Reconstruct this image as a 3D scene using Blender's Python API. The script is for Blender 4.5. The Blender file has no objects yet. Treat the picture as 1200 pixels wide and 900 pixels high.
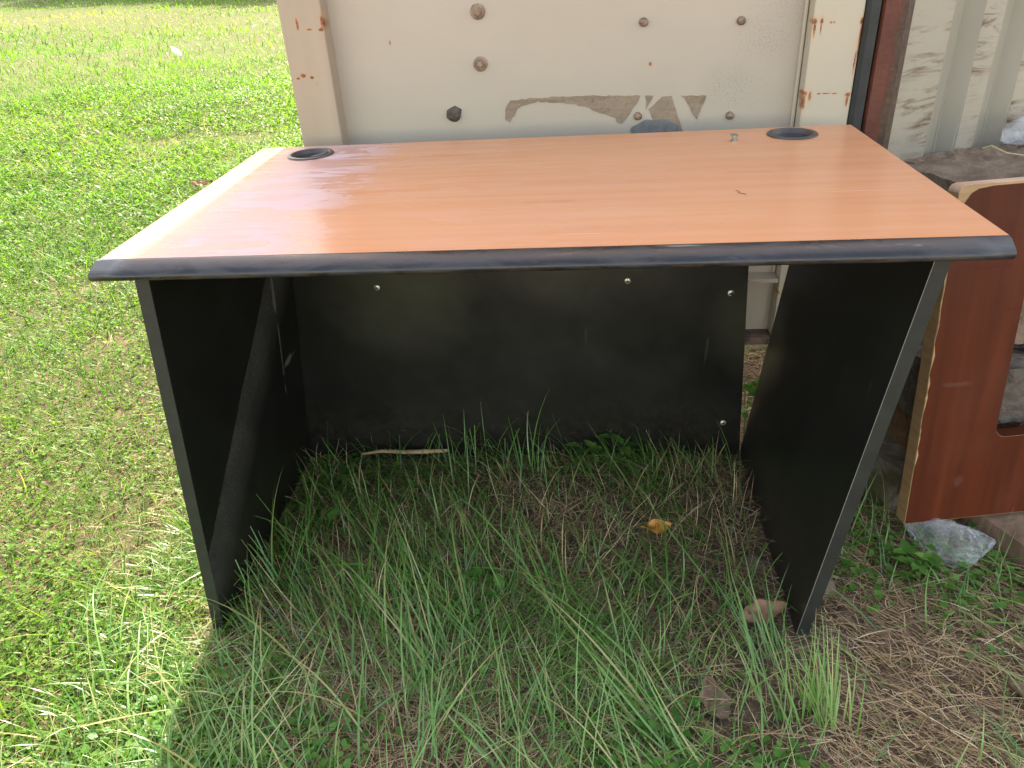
import bpy, bmesh, math, random
import numpy as np
from mathutils import Vector, Matrix, noise as mnoise
from math import radians, pi, sin, cos

random.seed(7)
rng = np.random.default_rng(11)
SC = bpy.context.scene
COL = SC.collection

# ------------------------------------------------------------------ camera
cam_d = bpy.data.cameras.new('camera')
cam_d.sensor_width = 36.0
cam_d.lens = 26.885
cam_d.clip_start = 0.02
cam_d.clip_end = 1000
cam = bpy.data.objects.new('camera', cam_d)
R_ = Vector((0.9957, 0.0743, -0.0556)); U_ = Vector((0.0104, 0.5053, 0.8629)); F_ = Vector((-0.0922, 0.8597, -0.5024))
m = Matrix((R_, U_, -F_)).transposed().to_4x4()
m.translation = Vector((0.6683, -0.9609, 1.1128))
cam.matrix_world = m
COL.objects.link(cam)
SC.camera = cam

# ------------------------------------------------------------------ world + sun
SUN_EL, SUN_AZ = 52.0, 0.6          # elevation; azimuth east of +y
W = bpy.data.worlds.new('World'); SC.world = W; W.use_nodes = True
nt = W.node_tree
sky = nt.nodes.new('ShaderNodeTexSky'); sky.sky_type = 'NISHITA'; sky.sun_disc = False
sky.sun_elevation = radians(SUN_EL); sky.sun_rotation = radians(SUN_AZ)
sky.air_density = 0.8; sky.dust_density = 1.2; sky.ozone_density = 0.0
bg = nt.nodes['Background']; bg.inputs[1].default_value = 0.15
wb = nt.nodes.new('ShaderNodeMix'); wb.data_type = 'RGBA'; wb.blend_type = 'MULTIPLY'; wb.inputs[0].default_value = 1.0
wb.inputs[7].default_value = (1.30, 1.0, 0.72, 1)          # the camera's white balance for open shade
nt.links.new(sky.outputs[0], wb.inputs[6]); nt.links.new(wb.outputs[2], bg.inputs[0])
sd = bpy.data.lights.new('sun', 'SUN'); sd.energy = 2.4; sd.angle = radians(1.3); sd.color = (1.0, 0.94, 0.78)
so = bpy.data.objects.new('sun', sd); COL.objects.link(so)
dv = Vector((sin(radians(SUN_AZ))*cos(radians(SUN_EL)), cos(radians(SUN_AZ))*cos(radians(SUN_EL)), sin(radians(SUN_EL))))
so.rotation_euler = dv.to_track_quat('Z', 'Y').to_euler()
so.location = dv*30
SC.view_settings.view_transform = 'Standard'; SC.view_settings.look = 'None'
SC.view_settings.gamma = 1.0; SC.view_settings.exposure = 2.9
SC.cycles.max_bounces = 8; SC.cycles.diffuse_bounces = 4; SC.cycles.transparent_max_bounces = 12
try: SC.cycles.use_denoising = True
except Exception: pass

# ------------------------------------------------------------------ helpers
def tag(o, label=None, cat=None, group=None, kind=None):
    if label: o['label'] = label
    if cat: o['category'] = cat
    if group: o['group'] = group
    if kind: o['kind'] = kind
    return o

def thing(name, label, cat, loc=(0, 0, 0), rz=0.0, group=None):
    o = bpy.data.objects.new(name, None); COL.objects.link(o)
    o.empty_display_size = 0.1
    o.location = loc; o.rotation_euler = (0, 0, rz)
    return tag(o, label, cat, group)

def obj(name, bm, mat, parent=None, smooth=False, loc=None):
    me = bpy.data.meshes.new(name)
    bmesh.ops.recalc_face_normals(bm, faces=bm.faces)
    bm.to_mesh(me); bm.free()
    if smooth:
        for p in me.polygons: p.use_smooth = True
    for mm in (mat if isinstance(mat, (list, tuple)) else [mat]): me.materials.append(mm)
    o = bpy.data.objects.new(name, me); COL.objects.link(o)
    if parent is not None: o.parent = parent
    if loc is not None: o.location = loc
    return o

def box(bm, lo, hi, bevel=0.0):
    vs = [bm.verts.new((x, y, z)) for x in (lo[0], hi[0]) for y in (lo[1], hi[1]) for z in (lo[2], hi[2])]
    idx = [(0, 1, 3, 2), (4, 6, 7, 5), (0, 4, 5, 1), (2, 3, 7, 6), (0, 2, 6, 4), (1, 5, 7, 3)]
    fs = [bm.faces.new([vs[i] for i in f]) for f in idx]
    if bevel > 0:
        es = list({e for f in fs for e in f.edges})
        bmesh.ops.bevel(bm, geom=es, offset=bevel, segments=2, affect='EDGES', profile=0.5)
    return vs

def hexa(bm, pts, bevel=0.0):
    """8 points: bottom loop of four then top loop of four"""
    vs = [bm.verts.new(p) for p in pts]
    idx = [(0, 3, 2, 1), (4, 5, 6, 7), (0, 1, 5, 4), (1, 2, 6, 5), (2, 3, 7, 6), (3, 0, 4, 7)]
    fs = [bm.faces.new([vs[i] for i in f]) for f in idx]
    if bevel > 0:
        es = list({e for f in fs for e in f.edges})
        bmesh.ops.bevel(bm, geom=es, offset=bevel, segments=2, affect='EDGES', profile=0.5)
    return vs

def prism(bm, pts, vec):
    """closed polygon extruded by vec"""
    vec = Vector(vec)
    a = [bm.verts.new(p) for p in pts]; b = [bm.verts.new(Vector(p)+vec) for p in pts]
    n = len(pts)
    bm.faces.new(a[::-1]); bm.faces.new(b)
    for i in range(n): bm.faces.new((a[i], a[(i+1) % n], b[(i+1) % n], b[i]))

def lathe(bm, prof, seg=24, axis='z', c=(0, 0, 0)):
    rings = []
    for r, h in prof:
        ring = []
        for i in range(seg):
            a = 2*pi*i/seg
            p = (r*cos(a), r*sin(a), h)
            if axis == 'y': p = (r*cos(a), -h, r*sin(a))
            ring.append(bm.verts.new((p[0]+c[0], p[1]+c[1], p[2]+c[2])))
        rings.append(ring)
    for a, b in zip(rings[:-1], rings[1:]):
        for i in range(seg):
            bm.faces.new((a[i], a[(i+1) % seg], b[(i+1) % seg], b[i]))
    if prof[0][0] > 1e-6: bm.faces.new(rings[0][::-1])
    if prof[-1][0] > 1e-6: bm.faces.new(rings[-1])

def tube(bm, pts, rad, seg=6):
    pts = [Vector(p) for p in pts]; rings = []
    for i, p in enumerate(pts):
        d = (pts[min(i+1, len(pts)-1)]-pts[max(i-1, 0)]).normalized()
        s = d.cross(Vector((0.13, 0.2, 1))).normalized(); t = d.cross(s)
        r = rad[i] if isinstance(rad, (list, tuple)) else rad
        rings.append([bm.verts.new(p+(s*cos(2*pi*k/seg)+t*sin(2*pi*k/seg))*r) for k in range(seg)])
    for a, b in zip(rings[:-1], rings[1:]):
        for k in range(seg): bm.faces.new((a[k], a[(k+1) % seg], b[(k+1) % seg], b[k]))
    bm.faces.new(rings[0][::-1]); bm.faces.new(rings[-1])

# ---- node helpers
class NB:
    def __init__(s, name):
        s.m = bpy.data.materials.new(name); s.m.use_nodes = True
        s.t = s.m.node_tree; s.n = s.t.nodes; s.l = s.t.links
        s.b = s.n['Principled BSDF']; s.out = s.n['Material Output']
        s.co = s.n.new('ShaderNodeTexCoord').outputs['Object']
    def new(s, t, **kw):
        n = s.n.new(t)
        for k, v in kw.items(): setattr(n, k, v)
        return n
    def link(s, a, b): s.l.new(a, b)
    def setv(s, sock, v):
        if hasattr(v, 'is_output') or isinstance(v, bpy.types.NodeSocket): s.l.new(v, sock)
        else: sock.default_value = v
    def math(s, op, a, b=0.0, clamp=False):
        n = s.new('ShaderNodeMath', operation=op, use_clamp=clamp); s.setv(n.inputs[0], a); s.setv(n.inputs[1], b); return n.outputs[0]
    def vmath(s, op, a, b=(0, 0, 0)):
        n = s.new('ShaderNodeVectorMath', operation=op); s.setv(n.inputs[0], a); s.setv(n.inputs[1], b)
        return n.outputs[1] if op in ('LENGTH', 'DISTANCE') else n.outputs[0]
    def mapc(s, scale=(1, 1, 1), rot=(0, 0, 0), loc=(0, 0, 0), co=None):
        n = s.new('ShaderNodeMapping'); s.l.new(co or s.co, n.inputs[0])
        n.inputs['Scale'].default_value = scale; n.inputs['Rotation'].default_value = rot; n.inputs['Location'].default_value = loc
        return n.outputs[0]
    def noise(s, scale=5, detail=4, rough=0.55, co=None, dist=0.0):
        n = s.new('ShaderNodeTexNoise'); s.l.new(co or s.co, n.inputs['Vector'])
        n.inputs['Scale'].default_value = scale; n.inputs['Detail'].default_value = detail
        n.inputs['Roughness'].default_value = rough; n.inputs['Distortion'].default_value = dist
        return n.outputs['Fac']
    def ramp(s, fac, stops, interp='LINEAR'):
        n = s.new('ShaderNodeValToRGB'); s.l.new(fac, n.inputs[0]); r = n.color_ramp; r.interpolation = interp
        while len(r.elements) < len(stops): r.elements.new(0.5)
        for e, (p, c) in zip(r.elements, stops):
            e.position = p; e.color = (c, c, c, 1) if isinstance(c, (int, float)) else (*c, 1)
        return n.outputs[0]
    def mix(s, fac, a, b, mode='MIX'):
        n = s.new('ShaderNodeMix', data_type='RGBA', blend_type=mode)
        s.setv(n.inputs[0], fac)
        for i, v in ((6, a), (7, b)):
            if isinstance(v, (tuple, list)): n.inputs[i].default_value = (*v[:3], 1)
            else: s.l.new(v, n.inputs[i])
        return n.outputs[2]
    def bump(s, h, strength=0.3, dist=0.01, prev=None):
        n = s.new('ShaderNodeBump'); s.l.new(h, n.inputs['Height'])
        n.inputs['Strength'].default_value = strength; n.inputs['Distance'].default_value = dist
        if prev is not None: s.l.new(prev, n.inputs['Normal'])
        s.l.new(n.outputs[0], s.b.inputs['Normal']); return n.outputs[0]
    def col(s, c): s.setv(s.b.inputs['Base Color'], c if not isinstance(c, tuple) else (*c[:3], 1))
    def rough(s, v): s.setv(s.b.inputs['Roughness'], v)
    def spec(s, v): s.b.inputs['Specular IOR Level'].default_value = v
    def spots(s, L, nz, co=None, soft=0.5):
        """L: (centre, radii); union of soft ellipsoids torn by the noise nz"""
        acc = None
        for c, r in L:
            d = s.vmath('DIVIDE', s.vmath('SUBTRACT', co or s.co, tuple(c)), tuple(r))
            q = s.math('SUBTRACT', 1.0, s.vmath('LENGTH', d))
            q = s.math('DIVIDE', s.math('ADD', q, s.math('MULTIPLY', s.math('SUBTRACT', nz, 0.5), 2.0)), soft, clamp=True)
            acc = q if acc is None else s.math('MAXIMUM', acc, q)
        return acc
    def xyz(s, co=None):
        n = s.new('ShaderNodeSeparateXYZ'); s.l.new(co or s.co, n.inputs[0]); return n.outputs

def simple(name, col, rough=0.5, metal=0.0, spec=0.5, var=0.15, scale=40, bump=0.0):
    n = NB(name)
    f = n.noise(scale, 5)
    a = tuple(c*(1-var) for c in col); b = tuple(min(1, c*(1+var)) for c in col)
    n.col(n.ramp(f, [(0.3, a), (0.7, b)])); n.rough(rough); n.spec(spec)
    n.b.inputs['Metallic'].default_value = metal
    if bump: n.bump(n.noise(scale*2, 4), bump, 0.005)
    return n.m

# ------------------------------------------------------------------ materials
def m_laminate():
    n = NB('beech_laminate')
    g1 = n.noise(1.0, 6, 0.6, n.mapc((1.3, 26, 26)), 0.6)
    g2 = n.noise(1.0, 3, 0.6, n.mapc((5, 190, 190)))
    big = n.noise(1.0, 2, 0.5, n.mapc((0.7, 7, 7)), 0.8)
    c = n.ramp(g1, [(0.25, (0.465, 0.212, 0.102)), (0.5, (0.505, 0.246, 0.126)), (0.75, (0.535, 0.275, 0.148))])
    c = n.mix(n.math('MULTIPLY', g2, 0.22), c, (0.35, 0.135, 0.055))
    c = n.mix(n.math('MULTIPLY', n.ramp(big, [(0.4, 0.0), (0.75, 1.0)]), 0.35), c, (0.50, 0.255, 0.128))
    # mauve film paints sky sheen; streaky smears are wiped dust, densest at left
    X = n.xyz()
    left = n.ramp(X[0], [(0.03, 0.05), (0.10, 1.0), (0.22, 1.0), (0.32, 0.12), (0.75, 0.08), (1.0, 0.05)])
    sm = n.noise(1.0, 3, 0.6, n.mapc((5.5, 16, 1), (0, 0, radians(-28))), 1.6)
    sm2 = n.noise(1.0, 3, 0.6, n.mapc((3.0, 22, 1), (0, 0, radians(12)), (3, 1, 0)), 1.2)
    s1 = n.ramp(sm, [(0.535, 0.0), (0.555, 1.0)])
    s2 = n.ramp(sm2, [(0.55, 0.0), (0.575, 1.0)])
    s = n.math('MULTIPLY', n.math('MAXIMUM', s1, n.math('MULTIPLY', s2, 0.7)), left)
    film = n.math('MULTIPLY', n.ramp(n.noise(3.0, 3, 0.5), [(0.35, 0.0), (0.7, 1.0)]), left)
    film = n.math('MAXIMUM', film, n.ramp(X[0], [(0.03, 0.0), (0.11, 1.0), (0.20, 0.9), (0.31, 0.0)]))  # mauve sky reflection put into the colour, stopping short of the sunlit strip
    c = n.mix(n.math('MULTIPLY', film, 0.60), c, (0.32, 0.225, 0.242))  # film here is the painted mauve sky sheen
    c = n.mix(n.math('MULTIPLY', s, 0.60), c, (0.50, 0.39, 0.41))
    ring = n.spots([((.30, .45, DZ), (.030, .016, .2)), ((.345, .447, DZ), (.018, .010, .2)), ((.40, .52, DZ), (.05, .012, .2)), ((.62, .20, DZ), (.06, .01, .2)), ((.95, .33, DZ), (.05, .008, .2))], n.noise(30, 4))
    c = n.mix(n.math('MULTIPLY', ring, 0.35), c, (0.44, 0.16, 0.055))
    scr = n.ramp(n.noise(1.0, 2, 0.5, n.mapc((4, 160, 1), (0, 0, radians(35)), (2, 2, 0))), [(0.735, 0.0), (0.745, 1.0)])
    c = n.mix(n.math('MULTIPLY', scr, 0.30), c, (0.60, 0.42, 0.30))
    grit = n.ramp(n.noise(230, 2), [(0.745, 0.0), (0.76, 1.0)])
    c = n.mix(n.math('MULTIPLY', grit, 0.5), c, (0.16, 0.08, 0.04))
    n.col(c)
    r = n.math('ADD', 0.20, n.math('MULTIPLY', film, 0.10))
    n.rough(n.math('ADD', r, n.math('MULTIPLY', s, 0.25))); n.spec(0.06)
    n.bump(n.noise(900, 2), 0.03, 0.001)
    return n.m

def m_black(name, base=0.006, rough=0.36, dust=True):
    n = NB(name)
    f = n.noise(6, 5, 0.6)
    c = n.ramp(f, [(0.35, (base, base, base*0.85)), (0.7, (base*1.6, base*1.6, base*1.35))])
    if dust:
        sp = n.ramp(n.noise(420, 2), [(0.70, 0.0), (0.74, 1.0)])
        c = n.mix(n.math('MULTIPLY', sp, 0.10), c, (0.25, 0.24, 0.21))
    X = n.xyz()
    film = n.spots([((.30, .59, .46), (.26, .3, .20)), ((.62, .59, .52), (.36, .3, .13)), ((1.05, .55, .33), (.14, .10, .14))], n.noise(3.2, 4, 0.6), soft=1.5)  # soft grey-green sheen painted into the black of the panels
    c = n.mix(n.math('MULTIPLY', film, 0.15), c, (0.30, 0.29, 0.17))  # film here is the painted grey-green sheen
    up = n.math('ADD', X[2], n.math('MULTIPLY', n.noise(22, 5, 0.7), -0.16))
    mud = n.math('MULTIPLY', n.ramp(up, [(0.0, 1.0), (0.10, 0.0)]), n.ramp(n.noise(70, 4, 0.75), [(0.42, 0.0), (0.62, 1.0)]))
    c = n.mix(n.math('MULTIPLY', mud, 0.10), c, (0.12, 0.085, 0.055))
    sc = n.ramp(n.noise(1.0, 2, 0.5, n.mapc((60, 60, 5), (0.3, 0.5, 0))), [(0.75, 0.0), (0.77, 1.0)])
    c = n.mix(n.math('MULTIPLY', sc, 0.05), c, (0.3, 0.29, 0.27))
    n.col(c); n.rough(n.math('ADD', rough, n.math('MULTIPLY', n.math('SUBTRACT', f, 0.5), 0.25))); n.spec(0.42)
    n.bump(n.noise(700, 2), 0.05, 0.001)
    return n.m

def m_black_dusty():
    """left side panel: a diagonal band of pale dust and a scrape"""
    n = NB('black_laminate_dusty')
    X = n.xyz(); f = n.noise(6, 5, 0.6)
    c = n.ramp(f, [(0.35, (0.0065, 0.007, 0.0055)), (0.7, (0.011, 0.0115, 0.0095))])
    d = n.math('SUBTRACT', X[1], n.math('ADD', 0.132, n.math('MULTIPLY', n.math('SUBTRACT', X[2], 0.197), 1.16)))
    d = n.math('ADD', n.math('ADD', d, 0.5), n.math('MULTIPLY', n.math('SUBTRACT', n.noise(7, 4), 0.5), 0.035))
    band = n.math('MULTIPLY', n.ramp(d, [(0.398, 0.0), (0.406, 0.9), (0.50, 0.75), (0.61, 0.0)]), n.ramp(n.noise(9, 4, 0.65), [(0.30, 0.45), (0.65, 1.0)]))
    grit = n.ramp(n.noise(330, 3, 0.75), [(0.47, 0.16), (0.66, 1.0)])
    c = n.mix(n.math('MULTIPLY', n.math('MULTIPLY', band, grit), 0.34), c, (0.42, 0.41, 0.38))
    nz = n.noise(30, 3)
    scr = n.spots([((0.03, 0.469, 0.50), (0.2, 0.008, 0.06)), ((0.01, 0.474, 0.36), (0.2, 0.005, 0.10)), ((0.0, 0.51, 0.322), (0.2, 0.045, 0.010))], nz)
    c = n.mix(n.math('MULTIPLY', scr, 0.20), c, (0.45, 0.43, 0.40))
    up = n.math('ADD', X[2], n.math('MULTIPLY', n.noise(22, 5, 0.7), -0.16))
    mud = n.math('MULTIPLY', n.ramp(up, [(0.0, 1.0), (0.10, 0.0)]), n.ramp(n.noise(70, 4, 0.75), [(0.42, 0.0), (0.62, 1.0)]))
    c = n.mix(n.math('MULTIPLY', mud, 0.10), c, (0.12, 0.085, 0.055))
    n.col(c); n.rough(n.math('ADD', 0.40, n.math('MULTIPLY', band, 0.1))); n.spec(0.3)
    n.bump(n.noise(700, 2), 0.05, 0.001)
    return n.m

def m_trim():
    n = NB('black_edge_band')
    f = n.noise(1, 4, 0.6, n.mapc((3, 30, 30)))
    c = n.ramp(f, [(0.35, (0.006, 0.0065, 0.0085)), (0.7, (0.013, 0.0135, 0.017))])
    g = n.noise(1.0, 5, 0.65, n.mapc((10, 32, 32)), 0.9)
    sm = n.ramp(g, [(0.46, 0.0), (0.60, 1.0)])
    c = n.mix(n.math('MULTIPLY', sm, 0.05), c, (0.30, 0.29, 0.30))
    X = n.xyz()
    low = n.math('MULTIPLY', n.ramp(n.math('MULTIPLY', n.math('SUBTRACT', DZ-0.0125, X[2]), 60.0, True), [(0.0, 0.0), (0.6, 1.0)]), n.ramp(n.noise(1.0, 5, 0.7, n.mapc((30, 60, 160))), [(0.45, 0.0), (0.65, 1.0)]))
    c = n.mix(n.math('MULTIPLY', low, 0.35), c, (0.13, 0.075, 0.04))
    sc = n.ramp(n.noise(1.0, 2, 0.5, n.mapc((7, 90, 90), (0, 0, .3))), [(0.715, 0.0), (0.73, 1.0)])
    c = n.mix(n.math('MULTIPLY', sc, 0.35), c, (0.30, 0.29, 0.28))
    n.col(c); n.rough(n.ramp(g, [(0.35, 0.22), (0.65, 0.48)])); n.spec(0.42)
    n.bump(n.noise(18, 3), 0.08, 0.004)
    return n.m

def m_paint(name, rust, base=(0.39, 0.335, 0.252), grime=0.35, speckle=None, drips=True):
    n = NB(name)
    f = n.noise(2.2, 6, 0.6); g = n.noise(14, 5, 0.65)
    c = n.ramp(f, [(0.3, tuple(b*0.93 for b in base)), (0.7, tuple(min(1, b*1.05) for b in base))])
    st = n.noise(1.0, 5, 0.65, n.mapc((14, 14, 1.6)), 0.3)       # vertical weather streaks
    c = n.mix(n.math('MULTIPLY', n.ramp(st, [(0.5, 0.0), (0.75, 1.0)]), grime), c, (0.36, 0.29, 0.21))
    c = n.mix(n.math('MULTIPLY', n.ramp(g, [(0.60, 0.0), (0.72, 1.0)]), grime*0.5), c, (0.40, 0.31, 0.22))
    fl = n.ramp(n.noise(85, 4, 0.75), [(0.675, 0.0), (0.71, 1.0)])
    c = n.mix(n.math('MULTIPLY', fl, 0.55), c, (0.22, 0.14, 0.08))
    if speckle:
        X = n.xyz(); acc = None
        sm = n.spots(speckle, n.noise(6, 3), soft=1.6)
        dots = n.ramp(n.noise(300, 3, 0.75), [(0.55, 0.0), (0.60, 1.0)])
        c = n.mix(n.math('MULTIPLY', n.math('MULTIPLY', sm, dots), 0.75), c, (0.09, 0.085, 0.08))
        c = n.mix(n.math('MULTIPLY', sm, 0.14), c, (0.2, 0.19, 0.18))
    if rust:
        nz = n.noise(55, 5, 0.75)
        halo = n.spots([(p, (r[0]*2.2, r[1]*2.2+0.05, r[2]*1.9)) for p, r in rust], n.noise(24, 4), soft=1.4)
        c = n.mix(n.math('MULTIPLY', halo, 0.6), c, (0.46, 0.23, 0.085))
        rm = n.spots([(p, (r[0], r[1]+0.05, r[2])) for p, r in rust], nz)
        rc = n.ramp(n.noise(130, 3), [(0.35, (0.07, 0.022, 0.010)), (0.65, (0.30, 0.10, 0.028))])
        c = n.mix(rm, c, rc)
    n.col(c); n.rough(n.ramp(g, [(0.3, 0.45), (0.7, 0.62)])); n.spec(0.4)
    b1 = n.bump(n.noise(9, 3), 0.10, 0.01)
    n.bump(n.noise(240, 3), 0.06, 0.002, b1)
    return n.m

def m_wall(name, scratched):
    n = NB(name)
    base = (0.290, 0.253, 0.192) if scratched else (0.258, 0.230, 0.176)
    f = n.noise(3, 5)
    c = n.ramp(f, [(0.3, tuple(b*0.88 for b in base)), (0.7, tuple(b*1.06 for b in base))])
    st = n.noise(1.0, 5, 0.65, n.mapc((12, 12, 1.3)))
    c = n.mix(n.math('MULTIPLY', n.ramp(st, [(0.5, 0.0), (0.8, 1.0)]), 0.3), c, (0.25, 0.22, 0.17))
    if scratched:
        tr = n.new('ShaderNodeMapping'); n.link(n.co, tr.inputs[0]); tr.inputs['Rotation'].default_value = (0, radians(20), radians(-26)); tr.inputs['Scale'].default_value = (6, 6, 42)
        sc = n.noise(1.0, 5, 0.7, tr.outputs[0], 1.4)
        gate = n.ramp(n.noise(5.5, 3, 0.6), [(0.36, 0.0), (0.52, 1.0)])
        k = n.math('MULTIPLY', n.ramp(sc, [(0.48, 0.0), (0.60, 1.0)]), gate)
        c = n.mix(n.math('MULTIPLY', k, 0.9), c, (0.125, 0.078, 0.05))
        sp = n.ramp(sc, [(0.61, 0.0), (0.65, 1.0)])
        c = n.mix(n.math('MULTIPLY', sp, gate), c, (0.07, 0.035, 0.02))
    pit = n.ramp(n.noise(38, 4, 0.75), [(0.70, 0.0), (0.74, 1.0)])
    c = n.mix(pit, c, (0.10, 0.045, 0.022))
    n.col(c); n.rough(0.55); n.spec(0.4)
    n.bump(n.noise(12, 4), 0.15, 0.01)
    return n.m

def m_redpost():
    n = NB('red_oxide_paint')
    f = n.noise(7, 5)
    c = n.ramp(f, [(0.3, (0.070, 0.020, 0.011)), (0.7, (0.118, 0.034, 0.018))])
    X = n.xyz()
    e = n.math('ADD', X[0], n.math('MULTIPLY', n.math('SUBTRACT', n.noise(13, 5, 0.7), 0.5), 0.045))
    k = n.ramp(n.math('MULTIPLY', n.math('SUBTRACT', e, 1.296), 30.0), [(0.0, 0.0), (0.25, 1.0)])
    rc = n.ramp(n.noise(60, 5, 0.75), [(0.3, (0.028, 0.017, 0.012)), (0.62, (0.075, 0.042, 0.024)), (0.75, (0.26, 0.12, 0.03))])
    c = n.mix(k, c, rc)
    fl = n.ramp(n.noise(45, 4, 0.7), [(0.66, 0.0), (0.70, 1.0)])
    c = n.mix(fl, c, (0.06, 0.022, 0.014))
    n.col(c); n.rough(0.6); n.spec(0.35)
    n.bump(n.noise(50, 5, 0.7), 0.35, 0.008)
    return n.m

def m_soil():
    n = NB('soil_and_litter')
    f = n.noise(1.7, 5, 0.6); g = n.noise(24, 6, 0.7); h = n.noise(130, 4, 0.7)
    c = n.ramp(g, [(0.3, (0.050, 0.034, 0.023)), (0.55, (0.115, 0.079, 0.053)), (0.75, (0.19, 0.14, 0.095))])
    c = n.mix(n.math('MULTIPLY', n.ramp(h, [(0.5, 0.0), (0.75, 1.0)]), 0.4), c, (0.24, 0.18, 0.115))
    turf = n.ramp(g, [(0.35, (0.055, 0.075, 0.018)), (0.7, (0.12, 0.14, 0.045))])
    X = n.xyz()
    far = n.math('SUBTRACT', n.math('MULTIPLY', X[1], 0.45), n.math('ADD', n.math('MULTIPLY', X[0], 0.9), 0.1))
    far = n.math('ADD', n.math('MULTIPLY', far, 0.35), n.math('SUBTRACT', f, 0.55), clamp=True)
    c = n.mix(n.math('MULTIPLY', far, 0.8), c, turf)
    n.col(c); n.rough(0.95); n.spec(0.15)
    n.bump(n.noise(60, 6, 0.7), 0.8, 0.02)
    return n.m

def m_leafy(name, stops, trans=0.45, gloss=0.35, trough=0.45):
    """leaf shader: per-blade tint (vertex attribute) through a ramp; diffuse + translucent + soft gloss"""
    n = NB(name)
    at = n.new('ShaderNodeAttribute', attribute_name='tint')
    X = n.new('ShaderNodeSeparateXYZ'); n.link(at.outputs['Vector'], X.inputs[0])
    c = n.ramp(X.outputs[0], stops)
    n.col(c); n.rough(trough); n.spec(gloss)
    tb = n.new('ShaderNodeBsdfTranslucent')
    tc = n.mix(1.0, c, (1.15, 1.25, 0.5), 'MULTIPLY'); n.link(tc, tb.inputs['Color'])
    mx = n.new('ShaderNodeMixShader'); mx.inputs[0].default_value = trans
    n.link(n.b.outputs[0], mx.inputs[1]); n.link(tb.outputs[0], mx.inputs[2]); n.link(mx.outputs[0], n.out.inputs['Surface'])
    return n.m

def m_board():
    n = NB('maroon_veneer')
    g = n.noise(1.0, 5, 0.6, n.mapc((26, 26, 1.6)), 0.5); f = n.noise(4, 4)
    c = n.ramp(g, [(0.3, (0.046, 0.0095, 0.0030)), (0.6, (0.075, 0.0155, 0.0046)), (0.8, (0.096, 0.022, 0.0065))])
    c = n.mix(n.math('MULTIPLY', n.ramp(f, [(0.5, 0.0), (0.75, 1.0)]), 0.35), c, (0.10, 0.035, 0.025))
    nz = n.noise(40, 3)
    sc = n.spots([((0.095, 0, 0.09), (0.010, 0.2, 0.015)), ((0.06, 0, 0.30), (0.035, 0.2, 0.006))], nz)
    c = n.mix(n.math('MULTIPLY', sc, 0.04), c, (0.42, 0.36, 0.34))
    dk = n.spots([((0.17, 0, 0.44), (0.05, 0.2, 0.006)), ((0.20, 0, 0.58), (0.02, 0.2, 0.02)), ((0.09, 0, 0.52), (0.05, 0.2, 0.004))], nz)
    c = n.mix(n.math('MULTIPLY', dk, 0.6), c, (0.06, 0.006, 0.004))
    n.col(c); n.rough(n.ramp(f, [(0.3, 0.42), (0.7, 0.55)])); n.spec(0.16)
    n.bump(g, 0.08, 0.002)
    return n.m

def m_wood(name, a, b, rough=0.8, sx=(40, 40, 3), bump=0.4, moss=None):
    n = NB(name)
    g = n.noise(1.0, 6, 0.65, n.mapc(sx), 0.6); f = n.noise(7, 5)
    c = n.ramp(g, [(0.3, a), (0.7, b)])
    c = n.mix(n.math('MULTIPLY', n.ramp(f, [(0.45, 0.0), (0.7, 1.0)]), 0.5), c, tuple(x*0.6 for x in a))
    if moss:
        k = n.ramp(n.noise(11, 5), [(0.48, 0.0), (0.62, 1.0)]); c = n.mix(n.math('MULTIPLY', k, 0.75), c, moss)
    n.col(c); n.rough(rough); n.spec(0.25); n.bump(g, bump, 0.01)
    return n.m

def m_dirt():
    n = NB('dirty_concrete')
    g = n.noise(20, 6, 0.7); f = n.noise(4, 4)
    c = n.ramp(g, [(0.3, (0.150, 0.104, 0.069)), (0.6, (0.225, 0.166, 0.117)), (0.8, (0.28, 0.22, 0.16))])
    c = n.mix(n.math('MULTIPLY', n.ramp(f, [(0.45, 0.0), (0.7, 1.0)]), 0.45), c, (0.11, 0.08, 0.06))
    pit = n.ramp(n.noise(55, 4, 0.7), [(0.66, 0.0), (0.70, 1.0)])
    c = n.mix(pit, c, (0.05, 0.035, 0.025))
    n.col(c); n.rough(0.95); n.spec(0.15); n.bump(n.noise(45, 6, 0.7), 0.7, 0.015)
    return n.m

def m_plastic():
    n = NB('clear_plastic_film')
    f = n.noise(22, 3)
    n.col((0.70, 0.71, 0.73)); n.rough(0.16); n.spec(0.8)
    tr = n.new('ShaderNodeBsdfTransparent'); tr.inputs[0].default_value = (0.95, 0.95, 0.96, 1)
    lw = n.new('ShaderNodeLayerWeight'); lw.inputs[0].default_value = 0.35
    k = n.math('ADD', n.ramp(f, [(0.35, 0.05), (0.75, 0.22)]), n.math('MULTIPLY', lw.outputs['Facing'], 0.38), clamp=True)
    mx = n.new('ShaderNodeMixShader'); n.link(k, mx.inputs[0])
    n.link(tr.outputs[0], mx.inputs[1]); n.link(n.b.outputs[0], mx.inputs[2]); n.link(mx.outputs[0], n.out.inputs['Surface'])
    return n.m

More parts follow.
